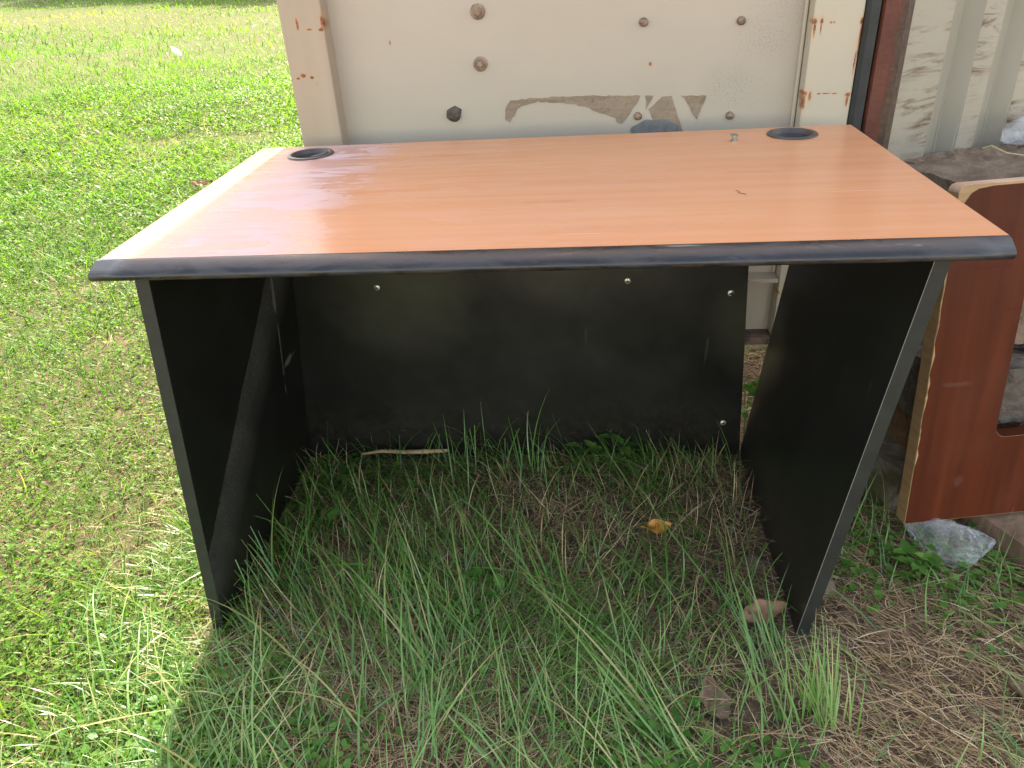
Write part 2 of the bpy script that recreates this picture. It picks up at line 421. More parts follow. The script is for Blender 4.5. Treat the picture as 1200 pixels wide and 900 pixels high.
DZ = 0.7593
M = dict(
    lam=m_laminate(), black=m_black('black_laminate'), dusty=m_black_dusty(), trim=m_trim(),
    core=simple('chipboard_core', (0.42, 0.27, 0.14), 0.85, scale=160, var=0.35),
    arris=simple('worn_edge_line', (0.20, 0.19, 0.165), 0.7),
    edge=simple('black_panel_edge', (0.012, 0.0135, 0.011), 0.55, scale=30, var=0.3),
    grom=simple('grommet_plastic', (0.012, 0.0105, 0.010), 0.5, scale=60, var=0.3),
    capm=simple('worn_cap_plastic', (0.045, 0.038, 0.034), 0.45, scale=60, var=0.3),
    screw=simple('screw_steel', (0.55, 0.52, 0.42), 0.40, 0.75, scale=200, var=0.3),
    chrome=simple('zinc_metal', (0.26, 0.26, 0.24), 0.35, 0.9, scale=200),
    slot=simple('dark_slot', (0.02, 0.017, 0.012), 0.8),
    rubber=simple('black_rubber_seal', (0.014, 0.0145, 0.0135), 0.65, scale=25, var=0.35),
    bolt=simple('weathered_bolt', (0.21, 0.145, 0.095), 0.6, 0.25, scale=90, var=0.5, bump=0.4),
    boltd=simple('grimy_bolt', (0.070, 0.052, 0.038), 0.8, scale=90, var=0.5, bump=0.6),
    resid=None, red=m_redpost(), soil=m_soil(), board=m_board(), dirt=m_dirt(), film=m_plastic(),
    boardedge=m_wood('raw_board_edge', (0.28, 0.165, 0.075), (0.40, 0.26, 0.13), 0.7, (10, 10, 60), 0.2),
    boardtop=m_wood('worn_board_edge', (0.40, 0.25, 0.16), (0.52, 0.36, 0.25), 0.7, (10, 10, 60), 0.2),
    oldwood=m_wood('grey_rotten_timber', (0.085, 0.068, 0.054), (0.18, 0.146, 0.118), 0.95, (16, 50, 40), 0.9),
    brownwood=m_wood('brown_rotten_timber', (0.075, 0.045, 0.026), (0.19, 0.115, 0.068), 0.95, (16, 50, 40), 0.9),
    mossy=m_wood('mossy_timber', (0.12, 0.10, 0.08), (0.24, 0.205, 0.165), 0.95, (16, 50, 40), 0.9, (0.060, 0.060, 0.016)),
    plank=m_wood('raw_plank', (0.13, 0.082, 0.052), (0.22, 0.145, 0.095), 0.9, (40, 40, 4), 0.4),
    brick=simple('red_stone', (0.20, 0.085, 0.05), 0.95, scale=50, var=0.5, bump=0.6),
    stone=simple('brown_stone', (0.115, 0.080, 0.056), 0.95, scale=30, var=0.35, bump=0.6),
    blob=simple('grey_primer', (0.125, 0.12, 0.112), 0.7, scale=60, var=0.25),
    white=simple('white_scrap', (0.75, 0.73, 0.68), 0.6),
    stick=m_wood('peeled_stick', (0.34, 0.22, 0.12), (0.50, 0.35, 0.2), 0.8, (60, 60, 60), 0.2),
    straw1=simple('pale_straw', (0.50, 0.40, 0.20), 0.7),
    yleaf=simple('yellow_leaf', (0.46, 0.22, 0.035), 0.55, scale=60, var=0.3, bump=0.3),
    bleaf=simple('brown_leaf', (0.255, 0.145, 0.09), 0.7, scale=60, var=0.3, bump=0.3),
    bleaf2=simple('dull_brown_leaf', (0.16, 0.105, 0.065), 0.8, scale=60, var=0.35, bump=0.3),
)
def m_residue():
    n = NB('adhesive_residue')
    f = n.noise(1.0, 5, 0.6, n.mapc((12, 12, 80))); g = n.noise(110, 5, 0.75)
    c = n.ramp(f, [(0.3, (0.175, 0.125, 0.085)), (0.7, (0.265, 0.20, 0.142))])
    n.col(c); n.rough(0.85); n.spec(0.2)
    tr = n.new('ShaderNodeBsdfTransparent')
    mx = n.new('ShaderNodeMixShader'); n.link(n.ramp(g, [(0.39, 0.0), (0.42, 1.0)]), mx.inputs[0])
    n.link(tr.outputs[0], mx.inputs[1]); n.link(n.b.outputs[0], mx.inputs[2]); n.link(mx.outputs[0], n.out.inputs['Surface'])
    return n.m
M['resid'] = m_residue()

# ------------------------------------------------------------------ terrain
def vnoise(x, y, seed=0):
    x = np.asarray(x, float); y = np.asarray(y, float)
    xi = np.floor(x).astype(np.int64); yi = np.floor(y).astype(np.int64); fx = x-xi; fy = y-yi
    fx = fx*fx*(3-2*fx); fy = fy*fy*(3-2*fy)
    def h(a, b):
        v = (a*374761393 + b*668265263 + seed*974634777) & 0x7fffffff
        v = ((v ^ (v >> 13))*1274126177) & 0x7fffffff
        return ((v ^ (v >> 16)) & 0xffff)/65535.0
    return (h(xi, yi)*(1-fx)+h(xi+1, yi)*fx)*(1-fy)+(h(xi, yi+1)*(1-fx)+h(xi+1, yi+1)*fx)*fy

def gz(x, y):
    x = np.asarray(x, float); y = np.asarray(y, float)
    d = np.hypot(x-0.6, y-0.3)
    k = np.clip((d-1.0)/4, 0, 1)
    z = (vnoise(x*2.1, y*2.1, 3)-0.5)*0.035*(0.35+0.65*k) + (vnoise(x*0.5, y*0.5, 5)-0.5)*0.16*k
    z += 0.012*np.exp(-((x-0.6)**2+(y-0.55)**2)/0.12) + 0.014*np.clip((x-0.9)*3, 0, 1)*np.exp(-((x-1.1)/0.5)**2)
    return z - 0.012

def build_ground():
    def axis(c, lo, hi):
        a = list(np.arange(c-1.6, c+2.6, 0.035)); s = 0.05; v = a[-1]
        while v < hi: s *= 1.13; v += s; a.append(v)
        s = 0.05; v = a[0]
        while v > lo: s *= 1.13; v -= s; a.insert(0, v)
        return np.array(a)
    xs = axis(0.1, -420, 420); ys = axis(0.0, -150, 700)
    X, Y = np.meshgrid(xs, ys); Z = gz(X, Y)
    v = np.stack([X.ravel(), Y.ravel(), Z.ravel()], 1); nx, ny = len(xs), len(ys)
    i = np.arange(nx*ny).reshape(ny, nx)
    q = np.stack([i[:-1, :-1].ravel(), i[:-1, 1:].ravel(), i[1:, 1:].ravel(), i[1:, :-1].ravel()], 1)
    me = bpy.data.meshes.new('ground'); me.from_pydata(v.tolist(), [], q.tolist()); me.update()
    for p in me.polygons: p.use_smooth = True
    me.materials.append(M['soil'])
    o = bpy.data.objects.new('ground', me); COL.objects.link(o)
    return tag(o, 'bare brown soil and litter under the lawn and the desk', kind='structure')
build_ground()

# ------------------------------------------------------------------ desk
DZ = 0.7593
desk = thing('desk', 'old office desk with orange beech laminate top and black side panels standing on grass', 'desk')
def build_desk():
    D, Wd, th = 0.644, 1.2, 0.0240
    holes = [(0.126, 0.570), (1.073, 0.582)]
    bm = bmesh.new(); edges = []
    def loop(pts):
        vs = [bm.verts.new(p) for p in pts]
        for i in range(len(vs)): edges.append(bm.edges.new((vs[i], vs[(i+1) % len(vs)])))
    loop([(0, 0, DZ), (Wd, 0, DZ), (Wd, D, DZ), (0, D, DZ)])
    for cx, cy in holes: loop([(cx+0.0385*cos(2*pi*i/32), cy+0.0385*sin(2*pi*i/32), DZ) for i in range(32)])
    r = bmesh.ops.triangle_fill(bm, edges=edges, use_beauty=True)
    fs = [f for f in r['geom'] if isinstance(f, bmesh.types.BMFace)]
    ex = bmesh.ops.extrude_face_region(bm, geom=fs)
    bmesh.ops.translate(bm, verts=[v for v in ex['geom'] if isinstance(v, bmesh.types.BMVert)], vec=(0, 0, -th))
    bm.normal_update()
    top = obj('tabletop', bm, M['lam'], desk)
    # thin dark edge strips on left, right and back
    for nm, lo, hi in (('edge_strip', (-0.0015, 0.0, DZ-th), (-0.0002, D, DZ-0.0006)), ('edge_strip', (Wd+0.0002, 0.0, DZ-th), (Wd+0.0015, D, DZ-0.0006)),
                       ('edge_strip', (0.0, D+0.0002, DZ-th), (Wd, D+0.0015, DZ-0.0006))):
        b = bmesh.new(); box(b, lo, hi); obj(nm, b, M['edge'] if nm else None, top)
    # rounded black front edge
    prof = [(0.0005, -0.0003), (-0.003, -0.0006), (-0.0190, -0.0090), (-0.0222, -0.0115), (-0.0246, -0.0145), (-0.0258, -0.0178), (-0.0252, -0.0212), (-0.0226, -0.0238), (-0.017, -0.0250), (0.0005, -0.0254)]
    b = bmesh.new(); nx = 24; rings = []
    for i in range(nx+1):
        x = -0.007+(Wd+0.010)*i/nx
        rings.append([b.verts.new((x+(0.006*(-y/0.0258) if i == 0 else 0)*(-1)*0.6, y, DZ+z)) for y, z in prof])
    for a, c in zip(rings[:-1], rings[1:]):
        for k in range(len(prof)-1): b.faces.new((a[k], a[k+1], c[k+1], c[k]))
        b.faces.new((a[-1], a[0], c[0], c[-1]))
    caps = [b.faces.new(rings[0]), b.faces.new(rings[-1][::-1])]
    es = [e for f in caps for e in f.edges]
    bmesh.ops.bevel(b, geom=es, offset=0.0025, segments=2, affect='EDGES')
    e = obj('edge_trim', b, M['trim'], top, smooth=True)
    e.data.polygons.foreach_set('use_smooth', [True]*len(e.data.polygons))
    # grommets
    for j, (cx, cy) in enumerate(holes):
        b = bmesh.new()
        pr = [(0.0470, 0.0004), (0.0470, 0.0016), (0.0455, 0.0030), (0.0405, 0.0034), (0.0372, 0.0026), (0.0365, -0.004), (0.0340, -0.0045), (0.0338, -0.009), (0.0318, -0.0095), (0.0315, -0.030), (0.0375, -0.030), (0.0383, -0.001), (0.0470, 0.0004)]
        seg = 40; rings = []
        for rr, hh in pr[:-1]: rings.append([b.verts.new((cx+rr*cos(2*pi*i/seg), cy+rr*sin(2*pi*i/seg), DZ+hh)) for i in range(seg)])
        for a, c in zip(rings, rings[1:]+rings[:1]):
            for i in range(seg): b.faces.new((a[i], a[(i+1) % seg], c[(i+1) % seg], c[i]))
        g = obj('grommet', b, [M['capm'], M['grom']], top, smooth=True)
        for p in g.data.polygons: p.material_index = 0 if p.center.z > DZ-0.0008 or abs(p.center.z-(DZ-0.0042)) < .0006 else 1
        if j == 0:                       # half of the rotating cap is still in the left one
            b = bmesh.new(); pts = []
            for i in range(15):
                a = radians(-75+i*120/14); pts.append((cx+0.036*cos(a), cy+0.036*sin(a), DZ-0.0025))
            for i in range(9):
                a = radians(30-i*90/8); pts.append((cx+0.006+0.020*cos(a), cy+0.012+0.020*sin(a)-0.012, DZ-0.0025))
            prism(b, [(p[0], p[1], DZ+0.0006) for p in pts], (0, 0, 0.0032)); obj('cable_cap', b, M['capm'], top)
    # side panels (racked: feet stand to the left of the top)
    def panel(xt, lean, zb, mats, name_lbl):
        th2, yf, yb, zt = 0.022, 0.0207, 0.5857, DZ-0.0246
        def X(z): return xt+lean*(DZ-z)/DZ
        def Yf(z): return yf+0.0073*(DZ-z)/DZ
        P = lambda z: [(X(z), Yf(z), z), (X(z)+th2, Yf(z), z), (X(z)+th2, yb, z), (X(z), yb, z)]
        b = bmesh.new(); hexa(b, P(zb)+P(zt), 0.0009)
        p = obj('side_panel', b, mats, desk)
        # front edge banding with a slightly pale worn line at the arris
        b = bmesh.new()
        Q = lambda z: [(X(z)+0.0004, Yf(z)-0.0013, z), (X(z)+th2-0.0004, Yf(z)-0.0013, z), (X(z)+th2-0.0004, Yf(z)-0.0002, z), (X(z)+0.0004, Yf(z)-0.0002, z)]
        hexa(b, Q(zb+0.001)+Q(zt-0.001)); obj('edge_band', b, M['edge'], p)
        xo = th2 if xt < 0.5 else 0.0
        b = bmesh.new()
        A = lambda z: [(X(z)+xo-0.0003, Yf(z)-0.0016, z), (X(z)+xo+0.0003, Yf(z)-0.0016, z), (X(z)+xo+0.0003, Yf(z)-0.0008, z), (X(z)+xo-0.0003, Yf(z)-0.0008, z)]
        if xt > 0.5:
            hexa(b, A(zb+0.002)+A(zt-0.002)); obj('worn_arris', b, M['arris'], p)
        else: b.free()
        return p
    panel(0.0314, -0.078, -0.004, M['dusty'], '')
    panel(1.1323, -0.0898, 0.008, M['black'], '')
    # back (modesty) panel: its right end hangs free of the right side panel
    b = bmesh.new()
    y0, y1 = 0.5905, 0.6065
    def pane(y): return [(-0.066, y, -0.012), (1.0450, y, -0.010), (1.0075, y, DZ-0.0246), (0.0105, y, DZ-0.0246)]
    f, k = pane(y0), pane(y1)
    hexa(b, [f[0], f[1], k[1], k[0], f[3], f[2], k[2], k[3]], 0.0008)
    bp = obj('back_panel', b, M['black'], desk)
    for (x, z), kind in (((0.214, 0.4586), 0), ((0.767, 0.4615), 0), ((0.988, 0.428), 1), ((0.999, 0.0940), 0)):
        b = bmesh.new(); r = 0.0072
        lathe(b, [(r, 0.0), (r, 0.0008), (r*0.8, 0.0022), (0.0, 0.0027)], 18, 'y', (x, y0-0.0003, z))
        s = obj('screw', b, M['screw'], bp, smooth=True)
        b = bmesh.new()
        a0 = random.uniform(0, 1.5); L = 0.0045
        for a in (a0, a0+pi/2):
            dx, dz = cos(a), sin(a); w = 0.0009
            pts = [(x+dx*L*s1-dz*w*s2, y0-0.0034, z+dz*L*s1+dx*w*s2) for s1, s2 in ((-1, -1), (1, -1), (1, 1), (-1, 1))]
            prism(b, pts, (0, 0.0014 if a == a0 else 0.0012, 0))
        if kind:
            box(b, (x+0.001, y0-0.0040, z-0.006), (x+0.006, y0-0.0012, z+0.001))
        obj('cross_slot', b, M['slot'], bp)
build_desk()

# small metal fitting and a curled thread left on the desk top
clip = thing('cam_fitting', 'tiny zinc furniture fitting left standing near the right grommet on the desk top', 'fitting', (0.958, 0.545, DZ))
b = bmesh.new(); lathe(b, [(0.0062, 0.0), (0.0062, 0.003), (0.0042, 0.0035), (0.0042, 0.0085), (0.0066, 0.009), (0.0066, 0.012), (0.0, 0.0125)], 16); obj('body', b, M['chrome'], clip, smooth=False)
b = bmesh.new(); box(b, (-0.009, -0.0025, 0.0126), (0.004, 0.0025, 0.0142), 0.0004); obj('cap', b, M['chrome'], clip)
b = bmesh.new(); pts = [(0.905+0.003*sin(i*1.1)+0.0012*i, 0.224-0.0028*i, DZ+0.0010) for i in range(9)]
tube(b, pts, 0.0004, 5); tag(obj('thread', b, M['slot']), 'short dark curled thread lying on the orange desk top', 'thread')

# ------------------------------------------------------------------ shipping container
cont = thing('shipping_container', 'weathered cream shipping container with its door swung open behind the desk', 'container')
rustR = [((1.134, .75, .938), (.006, .0, .006)), ((1.135, .75, .922), (.003, .0, .018)), ((1.147, .75, .938), (.004, .0, .006)), ((1.147, .75, .926), (.002, .0, .014)), ((1.165, .75, .935), (.003, .0, .003)), ((1.171, .75, .935), (.003, .0, .003)),
         ((1.131, .75, .803), (.008, .0, .006)), ((1.132, .75, .787), (.004, .0, .020)), ((1.143, .75, .797), (.004, .0, .012)), ((1.160, .75, .801), (.004, .0, .002)), ((1.176, .75, .801), (.010, .0, .0012)), ((1.192, .75, .800), (.006, .0, .0012)), ((1.220, .75, .797), (.007, .0, .005)), ((1.219, .75, .784), (.003, .0, .014)),
         ((1.224, .75, .935), (.004, .0, .008)), ((1.225, .75, .90), (.002, .0, .045)), ((1.222, .75, .86), (.002, .0, .03)),
         ((1.112, .75, .47), (.006, .0, .02)), ((1.126, .75, .355), (.010, .0, .004)), ((1.113, .75, .315), (.006, .0, .012)), ((1.112, .75, .285), (.004, .0, .03)), ((1.110, .75, .232), (.014, .0, .012))]
rustL = [((.085, .75, .987), (.0035, .0, .013)), ((.108, .75, .973), (.009, .0, .003)), ((.138, .75, .985), (.005, .0, .014)), ((.134, .75, .972), (.006, .0, .004)), ((.036, .75, .985), (.004, .0, .006)), ((.030, .75, .835), (.004, .0, .008)),
         ((.050, .75, .878), (.005, .0, .003)), ((.066, .75, .879), (.006, .0, .003)), ((.078, .75, .884), (.007, .0, .005)), ((.096, .75, .880), (.005, .0, .004))]
P_panel = m_paint('door_panel_paint', [((.264, .80, .935), (.002, 0, .006)), ((.818, .80, .867), (.004, 0, .005))], speckle=[((1.105, .80, .985), (.075, .2, .10)), ((1.05, .80, .905), (.09, .2, .07)), ((1.0, .80, .82), (.09, .2, .06))], grime=0.22, base=(.355, .300, .234))
P_postR = m_paint('door_post_paint', rustR, grime=0.30)
P_postL = m_paint('door_left_post_paint', rustL, grime=0.55, base=(.318, .243, .176))
P_low = m_paint('door_low_paint', [((1.10, .80, .262), (.02, 0, .022)), ((1.09, .79, .243), (.05, 0.1, .006))], grime=0.9, base=(.30, .25, .185))
P_rust = simple('rusty_rail', (0.115, 0.072, 0.050), 0.8, scale=45, var=0.55, bump=0.4)
Y0, YP = 0.75, 0.80
b = bmesh.new(); box(b, (0.052, YP, 0.222), (1.222, YP+0.004, 2.44)); door = obj('door', b, P_panel, cont)
ZT = 2.45
b = bmesh.new(); box(b, (0.049, Y0, 0.216), (0.140, 0.815, ZT), 0.004); obj('door_post', b, P_postL, door)
b = bmesh.new(); box(b, (1.130, Y0, 0.216), (1.227, 0.815, ZT), 0.003); obj('door_post', b, P_postR, door)
b = bmesh.new(); box(b, (0.139, Y0+0.002, 0.216), (1.129, Y0+0.060, 0.236), 0.002); obj('bottom_rail', b, P_rust, door)
b = bmesh.new(); box(b, (0.139, Y0+0.004, 0.379), (1.129, YP-0.001, 0.388), 0.001); obj('cross_rail', b, P_low, door)
b = bmesh.new(); box(b, (0.139, Y0+0.002, ZT-0.10), (1.129, YP-0.001, ZT-0.002), 0.003); obj('top_rail', b, P_postR, door)
# narrow rolled lip where panel meets the right post
b = bmesh.new(); box(b, (1.1215, YP-0.012, 0.39), (1.1285, YP-0.001, ZT-0.102), 0.002); obj('panel_lip', b, P_postR, door)
# bolts
for i, (x, z, r, k) in enumerate([(.458, .986, .0155, 0), (.456, .884, .0150, 0), (.389, .784, .0160, 1), (.801, .949, .0090, 2), (.999, .942, .0085, 2), (.992, .755, .0085, 2), (.794, .762, .0085, 2)]):
    b = bmesh.new()
    if k == 0:
        lathe(b, [(r, 0), (r, .0025), (r*.88, .004), (r*.62, .0042), (r*.58, .0042), (r*.56, .009), (r*.42, .010), (r*.36, .010), (r*.36, .014), (0, .0145)], 22, 'y', (x, YP-0.0004, z))
    elif k == 1:
        lathe(b, [(r, 0), (r*1.02, .004), (r*.85, .008), (r*.5, .011), (0, .012)], 14, 'y', (x, YP-0.0004, z))
        for v in b.verts:
            nv = mnoise.noise(v.co*110); d = Vector((v.co.x-x, 0, v.co.z-z)); v.co += d*nv*0.35+Vector((0, -0.002*nv, 0))
    else:
        lathe(b, [(r, 0), (r, .002), (r*.85, .006), (r*.5, .0085), (0, .0095)], 16, 'y', (x, YP-0.0004, z))
        for v in b.verts: v.co += Vector((0.15*max(0, v.co.x-x), 0, -0.15*max(0, v.co.x-x)))
    obj('bolt', b, M['boltd'] if k == 1 else M['bolt'], door, smooth=(k != 0))
# torn sticker residue and a daub of grey primer on the panel
def film_part(name, pts, mat, y, t=0.0008, jag=0.0):
    b = bmesh.new()
    q = []
    for i, p in enumerate(pts):
        a, c = Vector((p[0], 0, p[1])), Vector((pts[(i+1) % len(pts)][0], 0, pts[(i+1) % len(pts)][1]))
        n = max(1, int((c-a).length/0.008)) if jag else 1
        for k in range(n):
            v = a.lerp(c, k/n)
            if jag and k: v += Vector((random.uniform(-jag, jag), 0, random.uniform(-jag, jag)))
            q.append((v.x, y, v.z))
    prism(b, q, (0, t, 0)); return obj(name, b, mat, door)
r1 = [(0.502, 0.766), (0.506, 0.794), (0.516, 0.806), (0.567, 0.809), (0.632, 0.81), (0.706, 0.808), (0.798, 0.804), (0.795, 0.793), (0.774, 0.762), (0.764, 0.75), (0.757, 0.747), (0.748, 0.752), (0.746, 0.760), (0.729, 0.766), (0.706, 0.774), (0.688, 0.784), (0.651, 0.793), (0.613, 0.797), (0.576, 0.801), (0.542, 0.794), (0.53, 0.787), (0.524, 0.773), (0.513, 0.759)]
yr = YP-0.0010
film_part('sticker_residue', r1, M['resid'], yr, 0.0008, 0.0016)
film_part('sticker_residue', [(0.809, 0.804), (0.826, 0.803), (0.826, 0.8), (0.811, 0.775), (0.813, 0.790)], M['resid'], yr, 0.0008, 0.001)
film_part('sticker_residue', [(0.817, 0.775), (0.846, 0.8), (0.866, 0.801), (0.896, 0.721), (0.842, 0.723)], M['resid'], yr, 0.0008, 0.001)
film_part('sticker_residue', [(0.886, 0.8), (0.94, 0.798), (0.923, 0.749), (0.914, 0.759), (0.899, 0.786)], M['resid'], yr, 0.0008, 0.0012)
film_part('primer_daub', [(0.832+0.052*cos(t)*(1+.05*sin(5*t)), 0.729+0.025*sin(t)*(1+.08*sin(7*t))) for t in np.linspace(0, 2*pi, 40)[:-1]], M['blob'], YP-0.0020, 0.0009)
# sealing strip, corner post
b = bmesh.new(); prism(b, [(1.2285, .752, .20), (1.236, .742, .20), (1.254, .744, .20), (1.259, .757, .20), (1.250, .800, .20), (1.2285, .80, .20)], (0, 0, 2.3)); obj('door_gasket', b, M['rubber'], cont)
b = bmesh.new(); prism(b, [(1.2595, .752, .16), (1.2635, .744, .16), (1.287, .742, .16), (1.290, .752, .16), (1.294, .756, .16), (1.313, .760, .16), (1.317, .768, .16), (1.330, .778, .16), (1.336, .80, .16), (1.27, .85, .16)], (0, 0, 2.40))
cp = obj('corner_post', b, M['red'], cont)
# corrugated side wall
WV = Vector((0.897, 0.441, 0)); NV = Vector((0.441, -0.897, 0)); S0 = Vector((1.333, 0.798, 0))
P_wc, P_ws = m_wall('wall_paint', False), m_wall('wall_paint_scraped', True)
b = bmesh.new(); prof = [(0.0, 0.0), (0.118, 0.0)]; flats = {0}
s = 0.118
while s < 6.0:
    prof += [(s+0.022, -0.030), (s+0.058, -0.030), (s+0.087, 0.0), (s+0.147, 0.0)]; flats.add(len(prof)-2); s += 0.147
zs = [0.52, 0.9, 1.3, 1.9, 2.5]
rows = [[b.verts.new(S0+WV*a+NV*d+Vector((0, 0, z))) for a, d in prof] for z in zs]
for a, c in zip(rows[:-1], rows[1:]):
    for i in range(len(prof)-1):
        f = b.faces.new((a[i], a[i+1], c[i+1], c[i])); f.material_index = 1 if i in flats else 0
bmesh.ops.bevel(b, geom=[e for e in b.edges if abs((e.verts[0].co-e.verts[1].co).normalized().z) > .9 and len(e.link_faces) == 2], offset=0.006, segments=2, affect='EDGES')
sw = obj('corrugated_wall', b, [P_wc, P_ws], cont, smooth=False)
def boxw(name, s0, s1, d0, d1, z0, z1, mat):
    b = bmesh.new()
    q = [S0+WV*s_+NV*d_ for s_, d_ in ((s0, d0), (s1, d0), (s1, d1), (s0, d1))]
    hexa(b, [v+Vector((0, 0, z0)) for v in q]+[v+Vector((0, 0, z1)) for v in q]); return obj(name, b, mat, cont)
boxw('roof', -0.06, 6.0, 0.02, -2.44, 2.505, 2.60, P_wc)
boxw('far_wall', 0.0, 6.0, -2.40, -2.44, 0.40, 2.50, P_wc)
boxw('end_wall', 6.005, 6.04, 0.0, -2.44, 0.40, 2.50, P_wc)
boxw('container_floor', 0.02, 6.0, -0.045, -2.395, 0.40, 0.515, M['oldwood'])
boxw('bottom_rail', 0.02, 6.0, 0.0, -0.040, 0.40, 0.516, M['red'])
boxw('top_rail', 0.02, 6.0, 0.015, -0.035, 2.38, 2.502, P_wc)
boxw('corner_post', -0.02, 0.08, -2.30, -2.40, 0.40, 2.50, M['red'])

# ------------------------------------------------------------------ ledge, timbers, board at the right
def rough_block(name, poly, z0, z1, mat, amp=0.008, cuts=5, label=None, cat=None, smooth=False, freq=26, seed=0.0):
    b = bmesh.new(); prism(b, [(x, y, z0) for x, y in poly], (0, 0, z1-z0))
    bmesh.ops.triangulate(b, faces=[f for f in b.faces if len(f.verts) > 4])
    for _ in range(cuts):
        es = [e for e in b.edges if e.calc_length() > 0.022]
        if not es or len(b.faces) > 24000: break
        bmesh.ops.subdivide_edges(b, edges=es, cuts=1, use_grid_fill=True)
    bmesh.ops.triangulate(b, faces=b.faces)
    b.normal_update()
    for v in b.verts:
        q = v.co*freq+Vector((seed, seed, seed)); k = mnoise.fractal(q, 1.0, 2.0, 4)
        v.co += v.normal*(k*amp)
    o = obj(name, b, mat, None, smooth)
    return tag(o, label, cat)
rough_block('concrete_slab', [(1.352, .835), (1.372, .80), (1.497, .437), (2.1, .535), (2.25, .62), (2.2, 1.12), (1.36, .80)][:6]+[(1.40, .800)], .375, .637, M['dirt'], .010, 6, 'thick crumbling concrete slab covered in dirt at the foot of the corrugated wall', 'slab', seed=2)
rough_block('timber_step', [(1.235, .72), (1.275, .635), (1.336, .458), (1.372, .372), (2.1, .500), (2.1, .80), (1.28, .80)], .215, .342, M['oldwood'], .008, 6, 'grey rotten timber step jutting out under the concrete slab', 'timber', seed=5)
rough_block('timber_block', [(1.20, .62), (1.265, .46), (1.325, .372), (1.42, .40), (1.42, .66)], -.03, .118, M['mossy'], .008, 5, 'mossy squared timber lying on the ground under the grey timber step', 'timber', seed=9)
rough_block('brown_beam', [(1.245, .735), (1.30, .60), (1.348, .470), (1.385, .392), (2.1, .52), (2.1, .78), (1.26, .78)], .125, .2145, M['brownwood'], .009, 5, 'dark brown decayed beam wedged below the grey timber step', 'timber', seed=13)
rough_block('ground_plank', [(1.455, .345), (1.575, .075), (1.95, .16), (1.95, .42)], -.03, .050, M['plank'], .003, 5, 'brown plank on the ground that the maroon board stands on', 'plank', seed=17)
rough_block('red_stone', [(1.505, .420), (1.60, .405), (1.64, .46), (1.53, .49)], .2, .30, M['brick'], .012, 5, 'rusty red stone seen through the cut-out of the maroon board', 'stone', seed=21)

BL = Vector((1.305, .27, .060)); BX = Vector((0.9862, 0.1657, 0)).normalized(); BZ = Vector((-0.019, 0.1131, 0.9934)); BZ = (BZ-BX*BZ.dot(BX)).normalized(); BY = BZ.cross(BX)
board = thing('leaning_board', 'maroon veneered furniture board with a cut-out leaning right of the desk', 'board', BL)
board.rotation_euler = Matrix((BX, BY, BZ)).transposed().to_euler()
def build_board():
    t = 0.030; Wb, Hb = 0.62, 0.664
    def rnd(cx, cz, r, a0, a1, n=6): return [(cx+r*cos(radians(a0+(a1-a0)*i/n)), cz+r*sin(radians(a0+(a1-a0)*i/n))) for i in range(n+1)]
    def hole(g): return rnd(.175, .200, .022+g, 180, 270)+rnd(.44, .200, .022+g, 270, 360)+rnd(.44, .50, .022+g, 0, 90)+rnd(.175, .50, .022+g, 90, 180)
    def sheet(name, outer, g, y0, th, mats, pick):
        b = bmesh.new(); edges = []
        for L in (outer, hole(g)):
            vs = [b.verts.new((x, y0, z)) for x, z in L]
            for i in range(len(vs)): edges.append(b.edges.new((vs[i], vs[(i+1) % len(vs)])))
        r = bmesh.ops.triangle_fill(b, edges=edges, use_beauty=True)
        ex = bmesh.ops.extrude_face_region(b, geom=[f for f in r['geom'] if isinstance(f, bmesh.types.BMFace)])
        bmesh.ops.translate(b, verts=[v for v in ex['geom'] if isinstance(v, bmesh.types.BMVert)], vec=(0, th, 0))
        bmesh.ops.recalc_face_normals(b, faces=b.faces)
        for f in b.faces: f.material_index = pick(f)
        return obj(name, b, mats, board)
    def pick(f):
        c = f.calc_center_median()
        if abs(f.normal.y) > .5: return 1
        if .14 < c.x < .47 and .15 < c.z < .53: return 0
        return 2 if c.z > Hb-0.12 else 1
    core = sheet('core_panel', [(0.0, 0.0), (Wb, 0.0), (Wb, Hb)]+rnd(0.012, Hb-0.012, 0.012, 90, 180, 4), 0.0, 0.0, t, [M['board'], M['boardedge'], M['boardtop']], pick)
    sheet('veneer', [(0.0012, 0.0012), (Wb, 0.0012), (Wb, Hb-.003), (.060, Hb-.004), (.034, Hb-.007), (.022, Hb-.014), (.012, Hb-.030), (.0065, Hb-.060), (.004, Hb-.13), (.0015, Hb-.25)], 0.0006, -0.0009, 0.0007, [M['board']], lambda f: 0)
    # chipped veneer along the left arris
    for i in range(9):
        z = random.uniform(.12, .50); h = random.uniform(.008, .03); w = random.uniform(.0015, .005)
        bb = bmesh.new(); prism(bb, [(0.0003, -0.0014, z-h), (w*.6, -0.0014, z-h*.4), (w, -0.0014, z+h*.2), (0.0003, -0.0014, z+h)], (0, 0.0004, 0))
        obj('veneer_chip', bb, M['boardedge'], board)
build_board()

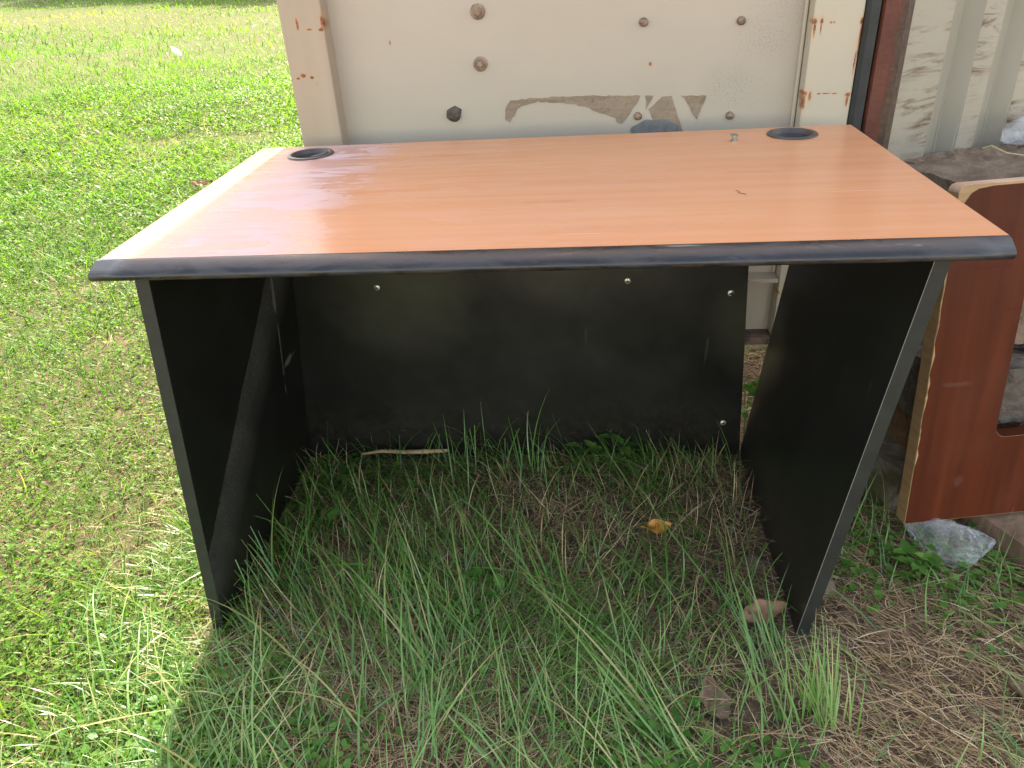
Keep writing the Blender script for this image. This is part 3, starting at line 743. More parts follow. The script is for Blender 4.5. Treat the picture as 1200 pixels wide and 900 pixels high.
# ------------------------------------------------------------------ plastic bags
def crumple(name, c, r, label, seed, rz=0.0, folds=0.35, flat=True):
    b = bmesh.new(); bmesh.ops.create_icosphere(b, subdivisions=4, radius=1.0)
    rs = random.Random(int(seed*10)); pl = []
    for _ in range(26):
        d = Vector((rs.gauss(0, 1), rs.gauss(0, 1), rs.gauss(0, 1))).normalized(); pl.append((d, rs.uniform(.62, .95)))
    for v in b.verts:
        p = v.co.normalized(); k = 1.15+0.25*mnoise.noise(p*1.4+Vector((seed, 0, 0)))
        for d, h in pl:                     # facets: the film is pulled flat between folds
            q = p.dot(d)
            if q > 1e-3: k = min(k, h/q)
        rg = 1-abs(mnoise.noise(p*4.5+Vector((0, seed, 0))))*2
        k += folds*0.16*(rg-.5)+folds*0.05*mnoise.noise(p*13)
        v.co = Vector((p.x*r[0]*k, p.y*r[1]*k, max(p.z*k, -0.55)*r[2]))
    z0 = min(v.co.z for v in b.verts)
    for v in b.verts: v.co.z -= z0
    o = obj(name, b, M['film'], None, not flat, c); o.rotation_euler.z = rz
    return tag(o, label, 'plastic bag')
crumple('plastic_bag', (1.400, .265, float(gz(1.400, .265))-.002), (.098, .065, .048), 'crumpled clear plastic bag on the grass under the maroon board', 3.3, -.25, .75)
crumple('plastic_bag', (1.690, .922, .642), (.088, .046, .046), 'clear plastic bag lying on the dirty slab against the corrugated wall', 8.1, .45, .5, False)
b = bmesh.new(); tube(b, [(1.565, .855, .650), (1.575, .84, .658), (1.59, .80, .652), (1.625, .775, .650), (1.66, .765, .650)], [.0022, .002, .0018, .0018, .0012], 6)
tag(obj('straw_stalk', b, M['straw1']), 'pale bent straw stalk lying on the dirty concrete slab', 'straw')

# ------------------------------------------------------------------ leaves, stick, stones
def leaf(name, loc, L, Wd, mat, rot, label, lobes=0, curl=0.3, cat='leaf'):
    b = bmesh.new(); n, mm = 14, 6; g = []
    for i in range(n+1):
        t = i/n; w = Wd*(sin(pi*min(1, t**0.8)))**0.8*(1+lobes*0.35*sin(t*pi*5))
        row = []
        for j in range(-mm, mm+1):
            s_ = j/mm
            x = (t-.5)*L; y = s_*w*.5
            z = curl*Wd*(s_*s_*0.6*(0.3+t)) + 0.25*curl*L*(t-.5)**2*2 + 0.01*mnoise.noise(Vector((x*60, y*60, 1)))
            row.append(b.verts.new((x, y, z)))
        g.append(row)
    for a, c in zip(g[:-1], g[1:]):
        for k in range(len(a)-1): b.faces.new((a[k], a[k+1], c[k+1], c[k]))
    bmesh.ops.solidify(b, geom=b.faces, thickness=0.0006)
    bmesh.ops.remove_doubles(b, verts=b.verts, dist=1e-6)
    tube(b, [(-L*.5, 0, 0.002), (-L*.62, .003, .004), (-L*.72, .006, .003)], .0009, 5)
    o = obj(name, b, mat, None, True, loc); o.rotation_euler = rot
    return tag(o, label, cat)
def at(x, y, dz=0.0): return (x, y, float(gz(x, y))+dz)
leaf('fallen_leaf', at(.824, .297, .030), .055, .034, M['yleaf'], (radians(24), .12, .35), 'yellow fallen leaf on the grass under the desk')
leaf('fallen_leaf', at(.995, .076, .022), .085, .040, M['bleaf'], (radians(30), -.1, .25), 'curled tan brown leaf beside the foot of the right side panel', .35, .6)
leaf('fallen_leaf', at(.880, -.105, .010), .085, .050, M['bleaf2'], (radians(8), .05, 1.7), 'dull brown leaf flat in the grass in front of the right side panel', .3, .3)
leaf('fallen_leaf', at(1.388, -.09, .012), .075, .045, M['bleaf2'], (radians(15), .1, 2.4), 'brown leaf on the straw at the right front corner', .3, .4)
leaf('fallen_leaf', (-1.475, 3.22, float(gz(-1.475, 3.22))+.05), .12, .05, M['bleaf'], (radians(25), .1, .5), 'rusty brown leaf on the sunny lawn beyond the left grommet', 0, .6)
b = bmesh.new(); tube(b, [(.115, .566, .022), (.17, .568, .030), (.23, .562, .031), (.28, .567, .029), (.335, .564, .034)], [.0035, .0048, .0055, .006, .0045], 8)
tag(obj('stick', b, M['stick'], None, True), 'pale peeled stick lying along the foot of the black back panel', 'stick')
def stone(name, loc, r, mat, label, seed):
    b = bmesh.new(); bmesh.ops.create_icosphere(b, subdivisions=3, radius=1)
    for v in b.verts:
        k = 1+.28*mnoise.noise(v.co*1.5+Vector((seed, 0, 0)))+.08*mnoise.noise(v.co*5)
        v.co = Vector((v.co.x*r[0], v.co.y*r[1], v.co.z*r[2]))*k
    return tag(obj(name, b, mat, None, False, loc), label, 'stone')
stone('stone', at(1.120, .150, .004), (.026, .026, .030), M['stone'], 'brown stone just behind the foot of the right side panel', 1)
stone('stone', at(1.012, .225, -.004), (.026, .024, .018), M['stone'], 'brown clod on the inner side of the right side panel', 4)
b = bmesh.new(); bmesh.ops.create_icosphere(b, subdivisions=3, radius=1)
for v in b.verts: v.co = Vector((v.co.x*.045, v.co.y*.03, v.co.z*.06))*(1+.35*mnoise.noise(v.co*2.2)); v.co.x -= v.co.z*.8
tag(obj('white_scrap', b, M['white'], None, True, (-4.5, 9.35, float(gz(-4.5, 9.35))+.12)), 'small white scrap lying far out on the sunny lawn', 'scrap')

# ------------------------------------------------------------------ vegetation (meshes from numpy)
def mesh_np(name, V, Q, tint, mat, kind='stuff', label=None, parent=None, cat=None):
    V = V.reshape(-1, 3).astype(np.float32); Q = Q.reshape(-1, 4).astype(np.int32)
    me = bpy.data.meshes.new(name); me.vertices.add(len(V)); me.vertices.foreach_set('co', V.ravel())
    me.loops.add(Q.size); me.loops.foreach_set('vertex_index', Q.ravel())
    me.polygons.add(len(Q)); me.polygons.foreach_set('loop_start', np.arange(0, Q.size, 4, dtype=np.int32))
    me.polygons.foreach_set('loop_total', np.full(len(Q), 4, np.int32))
    me.update(calc_edges=True)
    a = me.attributes.new('tint', 'FLOAT_VECTOR', 'POINT')
    t3 = np.zeros((len(V), 3), np.float32); t3[:, 0] = tint; a.data.foreach_set('vector', t3.ravel())
    me.polygons.foreach_set('use_smooth', np.ones(len(Q), bool))
    me.materials.append(mat)
    o = bpy.data.objects.new(name, me); COL.objects.link(o)
    if parent is not None: o.parent = parent
    if kind: o['kind'] = kind
    if label: o['label'] = label
    if cat: o['category'] = cat
    return o

def blades(P, az, L, Wd, el0, droop, tint, seg=4, side=0.0, taper=0.9):
    """ribbons: start at P heading az with elevation el0, bending by droop along their length"""
    N = len(P); az = np.broadcast_to(az, N); L = np.broadcast_to(L, N); Wd = np.broadcast_to(Wd, N)
    V = np.zeros((N, seg+1, 2, 3)); c = P.copy().astype(float)
    el = np.broadcast_to(el0, N).astype(float).copy(); a = az.astype(float).copy()
    for k in range(seg+1):
        t = k/seg
        w = Wd*(1-taper*t**1.6)*(0.6+0.4*min(1, t*4+0.2))
        tw = a+np.pi/2
        sx = np.stack([np.cos(tw), np.sin(tw), np.full(N, 0.25)*np.sin(a*7)], 1)
        V[:, k, 0] = c-sx*(w*.5)[:, None]; V[:, k, 1] = c+sx*(w*.5)[:, None]
        if k < seg:
            st = (L/seg)[:, None]
            c = c+st*np.stack([np.cos(el)*np.cos(a), np.cos(el)*np.sin(a), np.sin(el)], 1)
            el = el-droop/seg*(0.5+t*1.2); a = a+np.broadcast_to(side, N)/seg
    b = (np.arange(N)*(seg+1)*2)[:, None]+(np.arange(seg)*2)[None]
    Q = np.stack([b, b+1, b+3, b+2], -1)
    tt = np.broadcast_to(tint, N)[:, None]+np.zeros((N, seg+1))
    dry = (rng.random(N) < .22)*rng.uniform(.25, .9, N)
    tt = np.clip(tt+dry[:, None]*(np.linspace(0, 1, seg+1)[None]**2.5), 0, 1)
    return V, Q, np.repeat(tt.ravel(), 2)

def leaflets(P, az, L, Wd, tilt, tint, fold=0.25, cup=0.15):
    """small pointed oval leaves of four quads' worth: two quads folded on the midrib"""
    N = len(P)
    ca, sa, ct, st = np.cos(az), np.sin(az), np.cos(tilt), np.sin(tilt)
    f = np.stack([ca*ct, sa*ct, st], 1); s = np.stack([-sa, ca, np.zeros(N)], 1); u = np.cross(f, s)
    L = np.broadcast_to(L, N)[:, None]; Wd = np.broadcast_to(Wd, N)[:, None]
    b0 = P; m1 = P+f*L*.42-u*L*cup*.3; tip = P+f*L-u*L*cup
    l1 = P+f*L*.30+s*Wd*.5+u*Wd*fold; r1 = P+f*L*.30-s*Wd*.5+u*Wd*fold
    l2 = P+f*L*.68+s*Wd*.38+u*Wd*fold*.6-u*L*cup*.5; r2 = P+f*L*.68-s*Wd*.38+u*Wd*fold*.6-u*L*cup*.5
    V = np.stack([b0, l1, l2, tip, r2, r1, m1], 1)
    i = (np.arange(N)*7)[:, None]
    Q = np.concatenate([i+np.array([[0, 6, 2, 1]]), i+np.array([[6, 3, 3, 2]])*1], 1)
    Q = np.stack([np.stack([i[:, 0], i[:, 0]+6, i[:, 0]+2, i[:, 0]+1], 1), np.stack([i[:, 0]+6, i[:, 0]+0, i[:, 0]+5, i[:, 0]+4], 1),
                  np.stack([i[:, 0]+6, i[:, 0]+4, i[:, 0]+3, i[:, 0]+2], 1)], 1)
    return V, Q, np.repeat(np.broadcast_to(tint, N), 7)

GREEN = [(0.0, (0.030, 0.080, 0.009)), (0.35, (0.075, 0.180, 0.015)), (0.7, (0.130, 0.245, 0.022)), (0.92, (0.190, 0.270, 0.038)), (1.0, (0.36, 0.30, 0.12))]
BLUEG = [(0.0, (0.045, 0.115, 0.018)), (0.5, (0.105, 0.230, 0.036)), (0.85, (0.18, 0.310, 0.080)), (1.0, (0.36, 0.31, 0.13))]
STRAW = [(0.0, (0.12, 0.075, 0.040)), (0.45, (0.32, 0.215, 0.118)), (0.8, (0.52, 0.39, 0.22)), (1.0, (0.68, 0.58, 0.39))]
LEAFC = [(0.0, (0.035, 0.105, 0.016)), (0.5, (0.080, 0.200, 0.030)), (1.0, (0.14, 0.27, 0.050))]
MG = m_leafy('lawn_green', GREEN, 0.55, 0.28, 0.40); MB_ = m_leafy('long_blade_green', BLUEG, 0.30, 0.60, 0.33)
MS = m_leafy('dry_straw', STRAW, 0.20, 0.25, 0.6); ML = m_leafy('small_leaf_green', LEAFC, 0.40, 0.30, 0.45)

def blocked(x, y):
    """footprints that no plant may grow from"""
    b = (x > -.075) & (x < -.015) & (y > .0) & (y < .60)                         # left panel
    b |= (x > 1.035) & (x < 1.095) & (y > .0) & (y < .60)
    b |= (y > .588) & (y < .609) & (x > -.08) & (x < 1.06)
    b |= (x > 1.20+.0*y) & (y > .40) & (y < 1.0) & (x < 3)
    b |= (x > 1.43) & (y > .10) & (y < .5) & ((x-1.445) > (.345-y)*.44)
    return b
def lit(x, y):
    """0 in the bare shaded plot (desk and to its right), 1 on the lawn that gets sun"""
    return np.clip((0.10-x+0.18*(vnoise(x*4+9, y*4, 21)-.5)-0.10*np.minimum(0, y))*4.0, 0, 1)
CX, CY = .668, -.961
def scatter(n, r0, r1, a0, a1, pw):
    """points in a fan around where one stands; density falls with distance"""
    u = rng.random(n); e = 2-pw
    r = (r0**e+(r1**e-r0**e)*u)**(1/e)
    a = np.radians(a0+(a1-a0)*rng.random(n))
    return CX+r*np.sin(a), CY+r*np.cos(a), r

def veg(x, y, keep): 
    k = keep & ~blocked(x, y); return k

# --- sunny lawn: low broad leaves + short grass, thinning with distance
def lawn():
    x, y, r = scatter(300000, .45, 9, -78, 24, 1.3)
    dens = lit(x, y)*(0.55+0.75*vnoise(x*2.2, y*2.2, 31))*np.where((x > .03) & (y > 1.0), .55, 1)
    bare = vnoise(x*3.1+5, y*3.1, 33)
    k = veg(x, y, (rng.random(len(x)) < dens) & (bare > .12+.14*rng.random(len(x)))); x, y, r = x[k], y[k], r[k]
    sc = np.clip(r/2.4, .95, 2.3); n = len(x)
    h = rng.random(n)**1.5*.035*(.4+vnoise(x*5, y*5, 35))*np.clip(sc, 1, 1.8)
    P = np.stack([x, y, gz(x, y)+.003+h], 1)
    t = np.clip(.50+.30*(rng.random(n)-.5)*2+.3*(vnoise(x*1.2, y*1.2, 41)-.5), 0, .97)
    mesh_np('lawn_leaves', *leaflets(P, rng.random(n)*6.28, (.006+.015*rng.random(n)**2.2)*sc, (.004+.008*rng.random(n)**1.5)*sc, rng.normal(.25, .45, n), t), MG, label='low broad-leaved weeds carpeting the sunny lawn')
    x, y, r = scatter(260000, .45, 11, -78, 24, 1.35)
    dens = lit(x, y)*(0.15+1.25*vnoise(x*2.3+3, y*2.3, 51)*vnoise(x*.7, y*.7+5, 52)**.5)
    k = veg(x, y, rng.random(len(x)) < dens); x, y, r = x[k], y[k], r[k]; n = len(x); sc = np.clip(r/2.6, .8, 2.4)
    P = np.stack([x, y, gz(x, y)-.003], 1)
    az = 6.28*(vnoise(x*.9, y*.9, 55)*1.5)+rng.normal(0, 1.1, n)
    L = (.03+.10*rng.random(n)**2.2)*np.clip(sc, .8, 1.3)*(.5+1.0*vnoise(x*2, y*2, 57))
    t = np.clip(.52+rng.normal(0, .2, n)+.35*(vnoise(x*.8, y*.8, 59)-.5), 0, 1)
    mesh_np('lawn_grass', *blades(P, az, L, (.0013+.0022*rng.random(n)**1.5)*sc, rng.normal(.85, .35, n), rng.normal(1.3, .6, n), t, 4, rng.normal(0, .4, n)), MG, label='short bright green grass of the sunny lawn left of the desk')
    x, y, r = scatter(30000, .45, 5.5, -78, 14, 1.4)
    dens = lit(x, y)*np.clip(1.7*vnoise(x*2.9+9, y*2.9, 151)-.35, 0, 1)
    k = veg(x, y, rng.random(len(x)) < dens); x, y, r = x[k], y[k], r[k]; n = len(x); sc = np.clip(r/2.4, 1, 1.8)
    P = np.stack([x, y, gz(x, y)-.003], 1)
    az = 6.28*(vnoise(x*1.3+2, y*1.3, 155)*1.6)+rng.normal(0, .9, n)
    mesh_np('lawn_blades', *blades(P, az, (.05+.13*rng.random(n)**1.8)*np.clip(sc, 1, 1.2), (.0018+.0028*rng.random(n)**1.5)*sc, rng.normal(.60, .3, n), rng.normal(.9, .5, n), np.clip(.62+rng.normal(0, .2, n), 0, .96), 6, rng.normal(0, .5, n)), MG, label='longer fresh green blades flopping over the sunny lawn')
    # dry thatch between
    x, y, r = scatter(80000, .45, 9, -78, 20, 1.4)
    dens = lit(x, y)*(.06+.9*vnoise(x*2.2+7, y*2.2, 61)**2.5)
    k = veg(x, y, rng.random(len(x)) < dens); x, y, r = x[k], y[k], r[k]; n = len(x); sc = np.clip(r/2.6, .8, 2.4)
    P = np.stack([x, y, gz(x, y)+.002+.012*rng.random(n)], 1)
    mesh_np('lawn_thatch', *blades(P, rng.random(n)*6.28, (.015+.055*rng.random(n)**1.6)*np.clip(sc, 1, 1.5), (.0009+.0011*rng.random(n))*sc, rng.normal(.2, .25, n), rng.normal(.4, .4, n), np.clip(.42+rng.normal(0, .22, n), 0, 1), 3, rng.normal(0, .5, n)), MS, label='dry straw lying between the grass of the sunny lawn')
    # far lawn
    x, y, r = scatter(150000, 8, 60, -62, 16, 1.55)
    gap = vnoise(x*.35, y*.35, 71); dry = vnoise(x*.16+4, y*.22, 73)
    far_dry = np.exp(-((y-12.5+.55*x)/3.0)**2)
    k = (rng.random(len(x)) < (.35+.8*gap)*(1-.75*far_dry)); x, y, r, dry, fd = x[k], y[k], r[k], dry[k], far_dry[k]; n = len(x)
    sc = np.clip(r/9, 1, 4)
    P = np.stack([x, y, gz(x, y)-.004], 1)
    t = np.clip(.56+rng.normal(0, .16, n)+.45*(dry-.5)+.30*fd, 0, 1)
    mesh_np('far_grass', *blades(P, rng.random(n)*6.28, (.05+.08*rng.random(n)**2)*np.clip(sc, 1, 1.5), (.006+.007*rng.random(n))*np.clip(sc, 1, 2.6), rng.normal(.7, .35, n), rng.normal(.9, .5, n), t, 3, rng.normal(0, .4, n)), MG, label='grass of the far lawn towards the shaded trees')
lawn()

# --- shaded plot: straw litter, small clover leaves, long arching blades
def shade_plot():
    x = rng.uniform(-.35, 2.0, 150000); y = rng.uniform(-.75, 1.25, 150000)
    s_ = 1-lit(x, y)*.8
    k = veg(x, y, rng.random(len(x)) < s_*(.25+.9*vnoise(x*3.3, y*3.3, 81))); x, y = x[k], y[k]; n = len(x)
    P = np.stack([x, y, gz(x, y)+.002+.016*rng.random(n)**2], 1)
    az = np.where(x > 1.0, rng.normal(-.5, .7, n)+(rng.random(n) > .5)*3.14, rng.random(n)*6.28)
    t = np.clip(.46+rng.normal(0, .25, n), 0, 1)
    mesh_np('straw_litter', *blades(P, az, .012+.070*rng.random(n)**2.4, .0008+.0013*rng.random(n)**2.2, rng.normal(.10, .22, n), rng.normal(.3, .4, n), t, 4, rng.normal(0, .6, n)), MS, label='brown straw litter on the shaded soil')
    # the same litter and grass carry on to the right, beyond the plank
    x = rng.uniform(1.6, 4.2, 60000); y = rng.uniform(-1.2, .9, 60000); k = veg(x, y, (rng.random(len(x)) < .25+.9*vnoise(x*3.3, y*3.3, 81)) & (y < .45+.1*x)); x, y = x[k], y[k]; n = len(x)
    P = np.stack([x, y, gz(x, y)+.002+.016*rng.random(n)**2], 1)
    mesh_np('side_straw', *blades(P, rng.random(n)*6.28, .015+.08*rng.random(n)**2.2, .0009+.0014*rng.random(n)**2.2, rng.normal(.10, .22, n), rng.normal(.3, .4, n), np.clip(.46+rng.normal(0, .25, n), 0, 1), 3, rng.normal(0, .6, n)), MS, label='brown straw litter right of the plank')
    x = rng.uniform(1.55, 4.2, 26000); y = rng.uniform(-1.2, .45, 26000); k = veg(x, y, rng.random(len(x)) < np.clip((vnoise(x*2.4, y*2.4, 101)-.35)*1.4, 0, 1)); x, y = x[k], y[k]; n = len(x)
    P = np.stack([x, y, gz(x, y)-.003], 1)
    mesh_np('side_grass', *blades(P, rng.random(n)*6.28, .035+.11*rng.random(n)**1.8, .0014+.0024*rng.random(n)**1.6, rng.normal(.72, .36, n), rng.normal(1.1, .5, n), np.clip(.45+rng.normal(0, .28, n), 0, 1), 5, rng.normal(0, .4, n)), MB_, label='patchy green grass right of the plank')
    # long straw strands on the right
    n = 300; x = rng.uniform(.85, 1.75, n); y = rng.uniform(-.45, .38, n); k = ~blocked(x, y); x, y = x[k], y[k]; n = len(x)
    P = np.stack([x, y, gz(x, y)+.006+.02*rng.random(n)], 1)
    mesh_np('long_straw', *blades(P, rng.normal(-.55, .5, n)+(rng.random(n) > .5)*3.14, .08+.20*rng.random(n)**2, .0010+.0014*rng.random(n)**1.5, rng.normal(.10, .12, n), rng.normal(.25, .2, n), np.clip(.55+rng.normal(0, .25, n), 0, 1), 8, rng.normal(0, .6, n)), MS, label='long dry straw strands flattened on the ground by the board')
    # dead upright wisps under the desk
    n = 1300; x = rng.uniform(.0, 1.04, n); y = rng.uniform(.05, .56, n); k = ~blocked(x, y) & (vnoise(x*6, y*6, 83) > .45); x, y = x[k], y[k]; n = len(x)
    P = np.stack([x, y, gz(x, y)], 1)
    mesh_np('dry_wisps', *blades(P, rng.random(n)*6.28, .04+.09*rng.random(n), .0014+.0010*rng.random(n), rng.normal(.75, .4, n), rng.normal(.8, .6, n), np.clip(.6+rng.normal(0, .2, n), 0, 1), 5, rng.normal(0, .5, n)), MS, label='dead upright grass wisps under the desk')
    # small round leaves in drifts
    x = rng.uniform(-.35, 1.75, 26000); y = rng.uniform(-.6, .60, 26000)
    patch = vnoise(x*4.2, y*4.2, 91)+.35*vnoise(x*11, y*11, 92)
    k = veg(x, y, rng.random(len(x)) < np.clip((patch-.66)*1.7+.03+.45*np.exp(-((x-.05)/.22)**2)*(y < .05), 0, 1)*np.where(x > 1, .9, 1)); x, y = x[k], y[k]; n = len(x)
    P = np.stack([x, y, gz(x, y)+.006+.022*rng.random(n)], 1); sz = .8+.7*rng.random(n)
    mesh_np('clover_leaves', *leaflets(P, rng.random(n)*6.28, .0125*sz, .0105*sz, rng.normal(.2, .3, n), np.clip(.5+rng.normal(0, .25, n), 0, 1), .12, .1), ML, label='small round clover leaves scattered over the shaded ground')
    # green grass of middle length
    x = rng.uniform(-.25, 1.60, 38000); y = rng.uniform(-.65, 1.2, 38000)
    c = vnoise(x*3.4+2, y*3.4, 101)
    k = veg(x, y, (rng.random(len(x)) < np.clip((c-.22)*1.6, 0, 1)*np.where(x > .95, .40, 1)*np.where(y > .6, .7, 1)+.5*(y > .50)*(y < .585)*(x > -.05)*(x < 1.03))); x, y = x[k], y[k]; n = len(x)
    P = np.stack([x, y, gz(x, y)-.003], 1)
    az = 2.0+5*(vnoise(x*1.5, y*1.5, 103)-.5)+rng.normal(0, .8, n)
    t = np.clip(.45+rng.normal(0, .28, n), 0, 1)
    mesh_np('shade_grass', *blades(P, az, .035+.12*rng.random(n)**1.8, .0012+.0026*rng.random(n)**1.6, rng.normal(.72, .36, n), rng.normal(1.1, .5, n), t, 6, rng.normal(0, .4, n)), MB_, label='medium green grass growing in the shade of the desk')
    # long flattened blades in sheaves
    Ps, A, Ls, E, Dp, T, Wd = [], [], [], [], [], [], []
    def sheaf(x, y, n, az, saz, L, el, dr, rad=.03, tint=.45, w=.0030):
        for _ in range(n):
            px, py = x+random.gauss(0, rad), y+random.gauss(0, rad)
            if blocked(np.array(px), np.array(py)): continue
            Ps.append((px, py, float(gz(px, py)))); A.append(random.gauss(az, saz)); Ls.append(L*random.uniform(.55, 1.15)); E.append(max(.05, random.gauss(el, .16))); Dp.append(random.gauss(dr, .3)); T.append(min(.97, max(0, random.gauss(tint+.06, .28)))); Wd.append(w*random.uniform(.45, 1.5))
    # az: 0 = right, pi/2 = away, pi = left, -pi/2 = towards the viewer
    sheaf(.78, -.16, 26, 2.25, .16, .34, .40, .55, .03, .55); sheaf(.84, -.24, 26, 2.35, .2, .34, .35, .5, .035, .6)
    sheaf(.72, -.03, 18, 2.2, .25, .30, .45, .6, .03, .4); sheaf(.64, .06, 18, 2.1, .35, .30, .55, .7, .04, .4)
    sheaf(.46, -.02, 30, 2.3, .25, .32, .50, .6, .04, .5); sheaf(.38, -.06, 26, 2.2, .3, .34, .55, .7, .05, .5)
    sheaf(.26, .02, 26, 2.0, .4, .32, .6, .8, .05, .45); sheaf(.15, -.06, 22, 2.2, .4, .30, .6, .8, .05, .5)
    sheaf(.34, .12, 24, 1.9, .45, .28, .7, .9, .06, .35); sheaf(.52, .14, 20, 2.2, .4, .28, .6, .9, .06, .4)
    sheaf(.60, -.22, 26, 1.7, .5, .24, .8, 1.0, .05, .6); sheaf(.42, -.24, 20, 1.8, .5, .26, .8, 1.0, .06, .6)
    sheaf(.22, -.22, 22, 1.9, .6, .26, .7, 1.0, .07, .6); sheaf(.05, -.22, 20, 1.9, .7, .24, .7, 1.0, .07, .65)
    sheaf(-.12, -.18, 20, 1.6, .8, .22, .7, 1.1, .09, .7); sheaf(-.22, -.02, 16, .5, .6, .24, .6, 1.0, .09, .7)
    sheaf(.06, .12, 16, 1.9, .5, .26, .9, .9, .025, .35); sheaf(.07, .20, 14, 1.8, .6, .24, 1.0, .9, .025, .3)
    sheaf(.12, .38, 10, 1.5, .8, .20, .9, 1.1, .05, .3); sheaf(.80, .16, 18, 2.4, .5, .26, .5, .8, .06, .35)
    sheaf(.90, .30, 16, 2.4, .7, .22, .6, .9, .05, .3); sheaf(.95, .12, 14, 2.0, .7, .26, .5, .7, .04, .4)
    sheaf(.66, .40, 14, 1.6, .9, .20, .8, 1.0, .08, .3); sheaf(.42, .44, 16, 1.6, .9, .20, .9, 1.0, .06, .3)
    sheaf(.38, .53, 14, 1.7, .8, .22, 1.15, 1.0, .03, .4); sheaf(.52, .52, 12, 1.4, .8, .20, 1.1, 1.1, .03, .4)
    sheaf(.28, .52, 9, 1.7, .9, .18, 1.1, 1.2, .04, .35); sheaf(.90, .52, 10, 1.6, 1.2, .17, .5, 1.0, .05, .35)
    sheaf(.98, -.20, 14, 1.9, .5, .26, .8, .8, .06, .55); sheaf(1.15, -.02, 8, 2.9, .6, .30, .25, .4, .06, .4)
    sheaf(1.30, .02, 6, .3, .5, .34, .2, .4, .06, .4); sheaf(1.18, .30, 7, 1.2, .7, .26, .6, .9, .05, .35)
    sheaf(.12, -.30, 24, 1.5, .8, .22, .7, 1.0, .07, .65); sheaf(.34, -.32, 24, 1.8, .7, .22, .75, 1.0, .07, .65); sheaf(.72, -.30, 22, 2.0, .6, .22, .7, 1.0, .06, .6); sheaf(-.02, -.08, 18, .6, .7, .22, .5, .9, .06, .7)
    sheaf(1.42, -.15, 6, 2.9, .4, .32, .15, .3, .05, .4); sheaf(1.36, .17, 4, -.5, .3, .22, .5, .9, .03, .4)
    P = np.array(Ps); n = len(P)
    mesh_np('long_grass', *blades(P, np.array(A), np.array(Ls), np.array(Wd), np.array(E), np.array(Dp), np.array(T), 10, rng.normal(0, .25, n)), MB_, label='long arching blue-green grass blades flattened in front of and under the desk')
shade_plot()

# --- plants one can single out
def plant(name, P, az, L, W_, el, dr, t, mat, label, cat, seg=8):
    n = len(P); o = mesh_np(name, *blades(np.array(P), np.array(az), np.array(L), np.array(W_), np.array(el), np.array(dr), np.array(t), seg, rng.normal(0, .2, n)), mat, None, label, None, cat); return o
def tuft(x, y, n, L, label, az=1.57, saz=.9, el=1.25, sp=.02, tint=.75, mat=None, w=.0034, dr=.5):
    P = [(x+random.gauss(0, sp), y+random.gauss(0, sp*.7), 0) for _ in range(n)]; P = [(a, c, float(gz(a, c))-.004) for a, c, _ in P]
    return plant('grass_tuft', P, [random.gauss(az, saz) for _ in P], [L*random.uniform(.45, 1.1) for _ in P], [w*random.uniform(.7, 1.2) for _ in P],
                 [random.gauss(el, .14) for _ in P], [random.gauss(dr, .25) for _ in P], [min(.9, max(0, random.gauss(tint, .15))) for _ in P], mat or MB_, label, 'grass')
tuft(1.045, -.135, 60, .165, 'bright green upright grass tuft just in front of the right side panel foot', 1.9, .5, 1.25, .022, .8)
tuft(.995, -.02, 16, .20, 'thin grass tuft of blades leaning left beside the curled brown leaf', 2.1, .25, 1.0, .02, .5)
# one tall arching blade against the back panel
plant('grass_stalk', [(.455, .545, .01)], [.7], [.235], [.0036], [1.45], [2.9], [.55], MB_, 'single tall grass blade arching over in front of the black back panel', 'grass', 16)
def weed(x, y, h, n, L, W_, label, spread=.03, mat=ML, tone=.5, stem_n=4):
    t = thing('weed', label, 'weed', (x, y, float(gz(x, y))))
    b = bmesh.new(); tips = []
    for k in range(stem_n):
        a = 6.28*k/stem_n+random.uniform(-.4, .4); d = spread*random.uniform(.5, 1.1); hh = h*random.uniform(.7, 1.1)
        pts = [(0, 0, 0), (d*.35*cos(a), d*.35*sin(a), hh*.5), (d*cos(a), d*sin(a), hh)]
        tube(b, pts, [.0014, .0011, .0008], 5); tips.append(pts)
    obj('stem', b, simple('weed_stem', (.07, .11, .03), .5), t)
    for i in range(n):
        pts = tips[i % stem_n]; u = random.uniform(.45, 1.0)
        p = Vector(pts[1]).lerp(Vector(pts[2]), u*2-1 if u > .5 else 0.0)
        P = np.array([p]); az = np.array([random.uniform(0, 6.28)]); s_ = random.uniform(.7, 1.15)
        mesh_np('leaf', *leaflets(P, az, L*s_, W_*s_, np.array([random.gauss(.25, .3)]), min(1, max(0, random.gauss(tone, .18))), .15, .2), mat, None, None, t)
    return t
weed(1.310, .205, .05, 26, .030, .019, 'leafy green weed beside the crumpled plastic bag under the board', .045, ML, .55, 6)
weed(.745, .555, .085, 10, .046, .022, 'seedling with a spray of pointed leaves at the foot of the back panel', .045, ML, .6, 3)
weed(.680, .556, .075, 5, .040, .020, 'smaller seedling with few pointed leaves left of the leaf spray by the back panel', .03, ML, .6, 2)
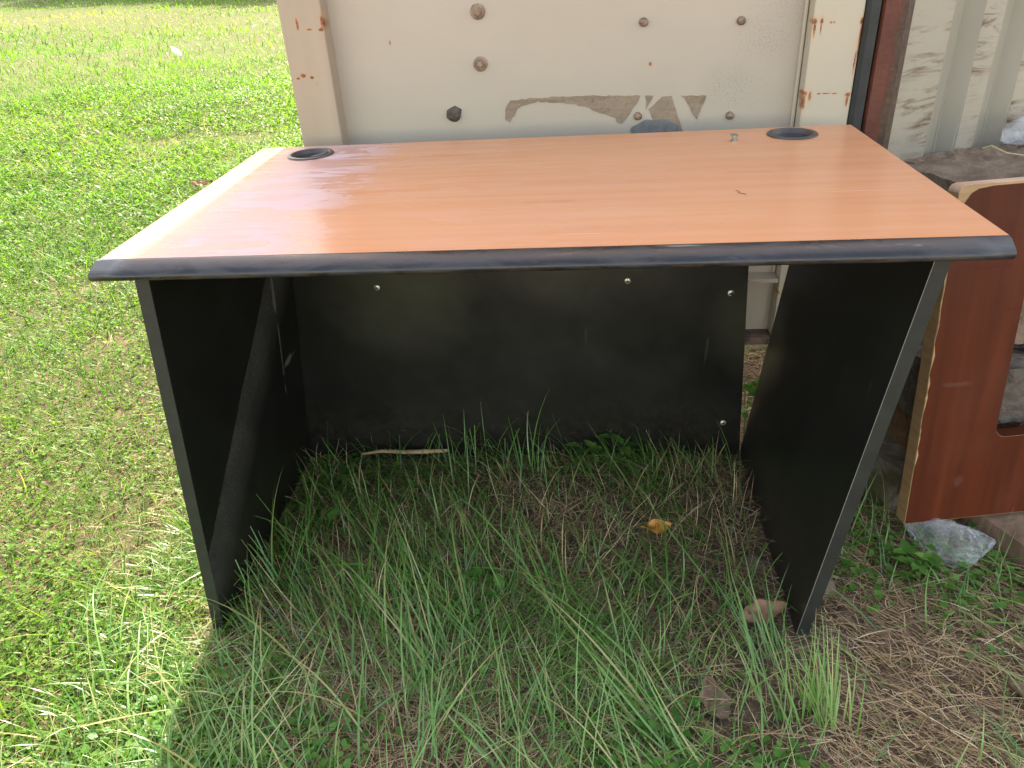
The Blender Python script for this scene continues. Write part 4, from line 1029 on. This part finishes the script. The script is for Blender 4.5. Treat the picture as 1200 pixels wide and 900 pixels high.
weed(.47, .155, .055, 6, .036, .020, 'broad-leaved seedling in the grass under the middle of the desk', .035, ML, .65, 3)
weed(.10, .285, .075, 7, .036, .024, 'tall weed with round leaves against the left side panel', .03, ML, .3, 3)
weed(1.062, .632, .20, 14, .034, .022, 'climbing green weed in the gap between back panel and right side panel', .03, ML, .8, 3)
weed(1.22, .40, .18, 8, .032, .012, 'thin weed growing between the right side panel and the board', .04, ML, .5, 3)

# far trees behind the lawn whose shade falls on the top of the view
def tree(x, y, h, r, label, seed):
    rs = np.random.default_rng(seed)
    t = thing('shade_tree', label, 'tree', (x, y, float(gz(x, y))))
    b = bmesh.new(); tube(b, [(0, 0, -.1), (.1, 0, h*.25), (.05, .1, h*.5), (0, .1, h*.8)], [h*.03, h*.024, h*.018, h*.006], 10)
    for k in range(7):
        a = rs.random()*6.28; z = h*(.3+.4*rs.random()); tube(b, [(.06, .05, z), (r*.4*cos(a), r*.4*sin(a), z+h*.12), (r*.8*cos(a), r*.8*sin(a), z+h*.16)], [h*.010, h*.006, h*.003], 6)
    obj('trunk', b, M['brownwood'], t)
    n = 16000; cl = rs.normal(0, 1, (70, 3)); cl /= np.linalg.norm(cl, axis=1)[:, None]; cl *= (rs.random((70, 1))**.4)
    c = cl*np.array([r, r, h*.36])+np.array([0, 0, h*.62])
    P = c[rs.integers(0, 70, n)]+rs.normal(0, 1, (n, 3))*r*.13
    mesh_np('crown', *leaflets(P, rs.random(n)*6.28, .16+.1*rs.random(n), .10+.05*rs.random(n), rs.normal(0, .7, n), np.clip(.4+rs.normal(0, .25, n), 0, 1)), ML, None, None, t)

for i_, (tx, ty, th_, tr_) in enumerate([(-25, 41, 10, 3.6), (-18.5, 36.5, 9.5, 3.4), (-13, 33, 10, 3.4), (-8.0, 29.5, 10, 3.4)]):
    tree(tx, ty, th_, tr_, ['tree behind the far left of the lawn', 'small tree casting shade on the far edge of the lawn', 'tree farthest right behind the lawn beside the door post', 'tallest tree at the far left end of the lawn'][i_], 5+i_)
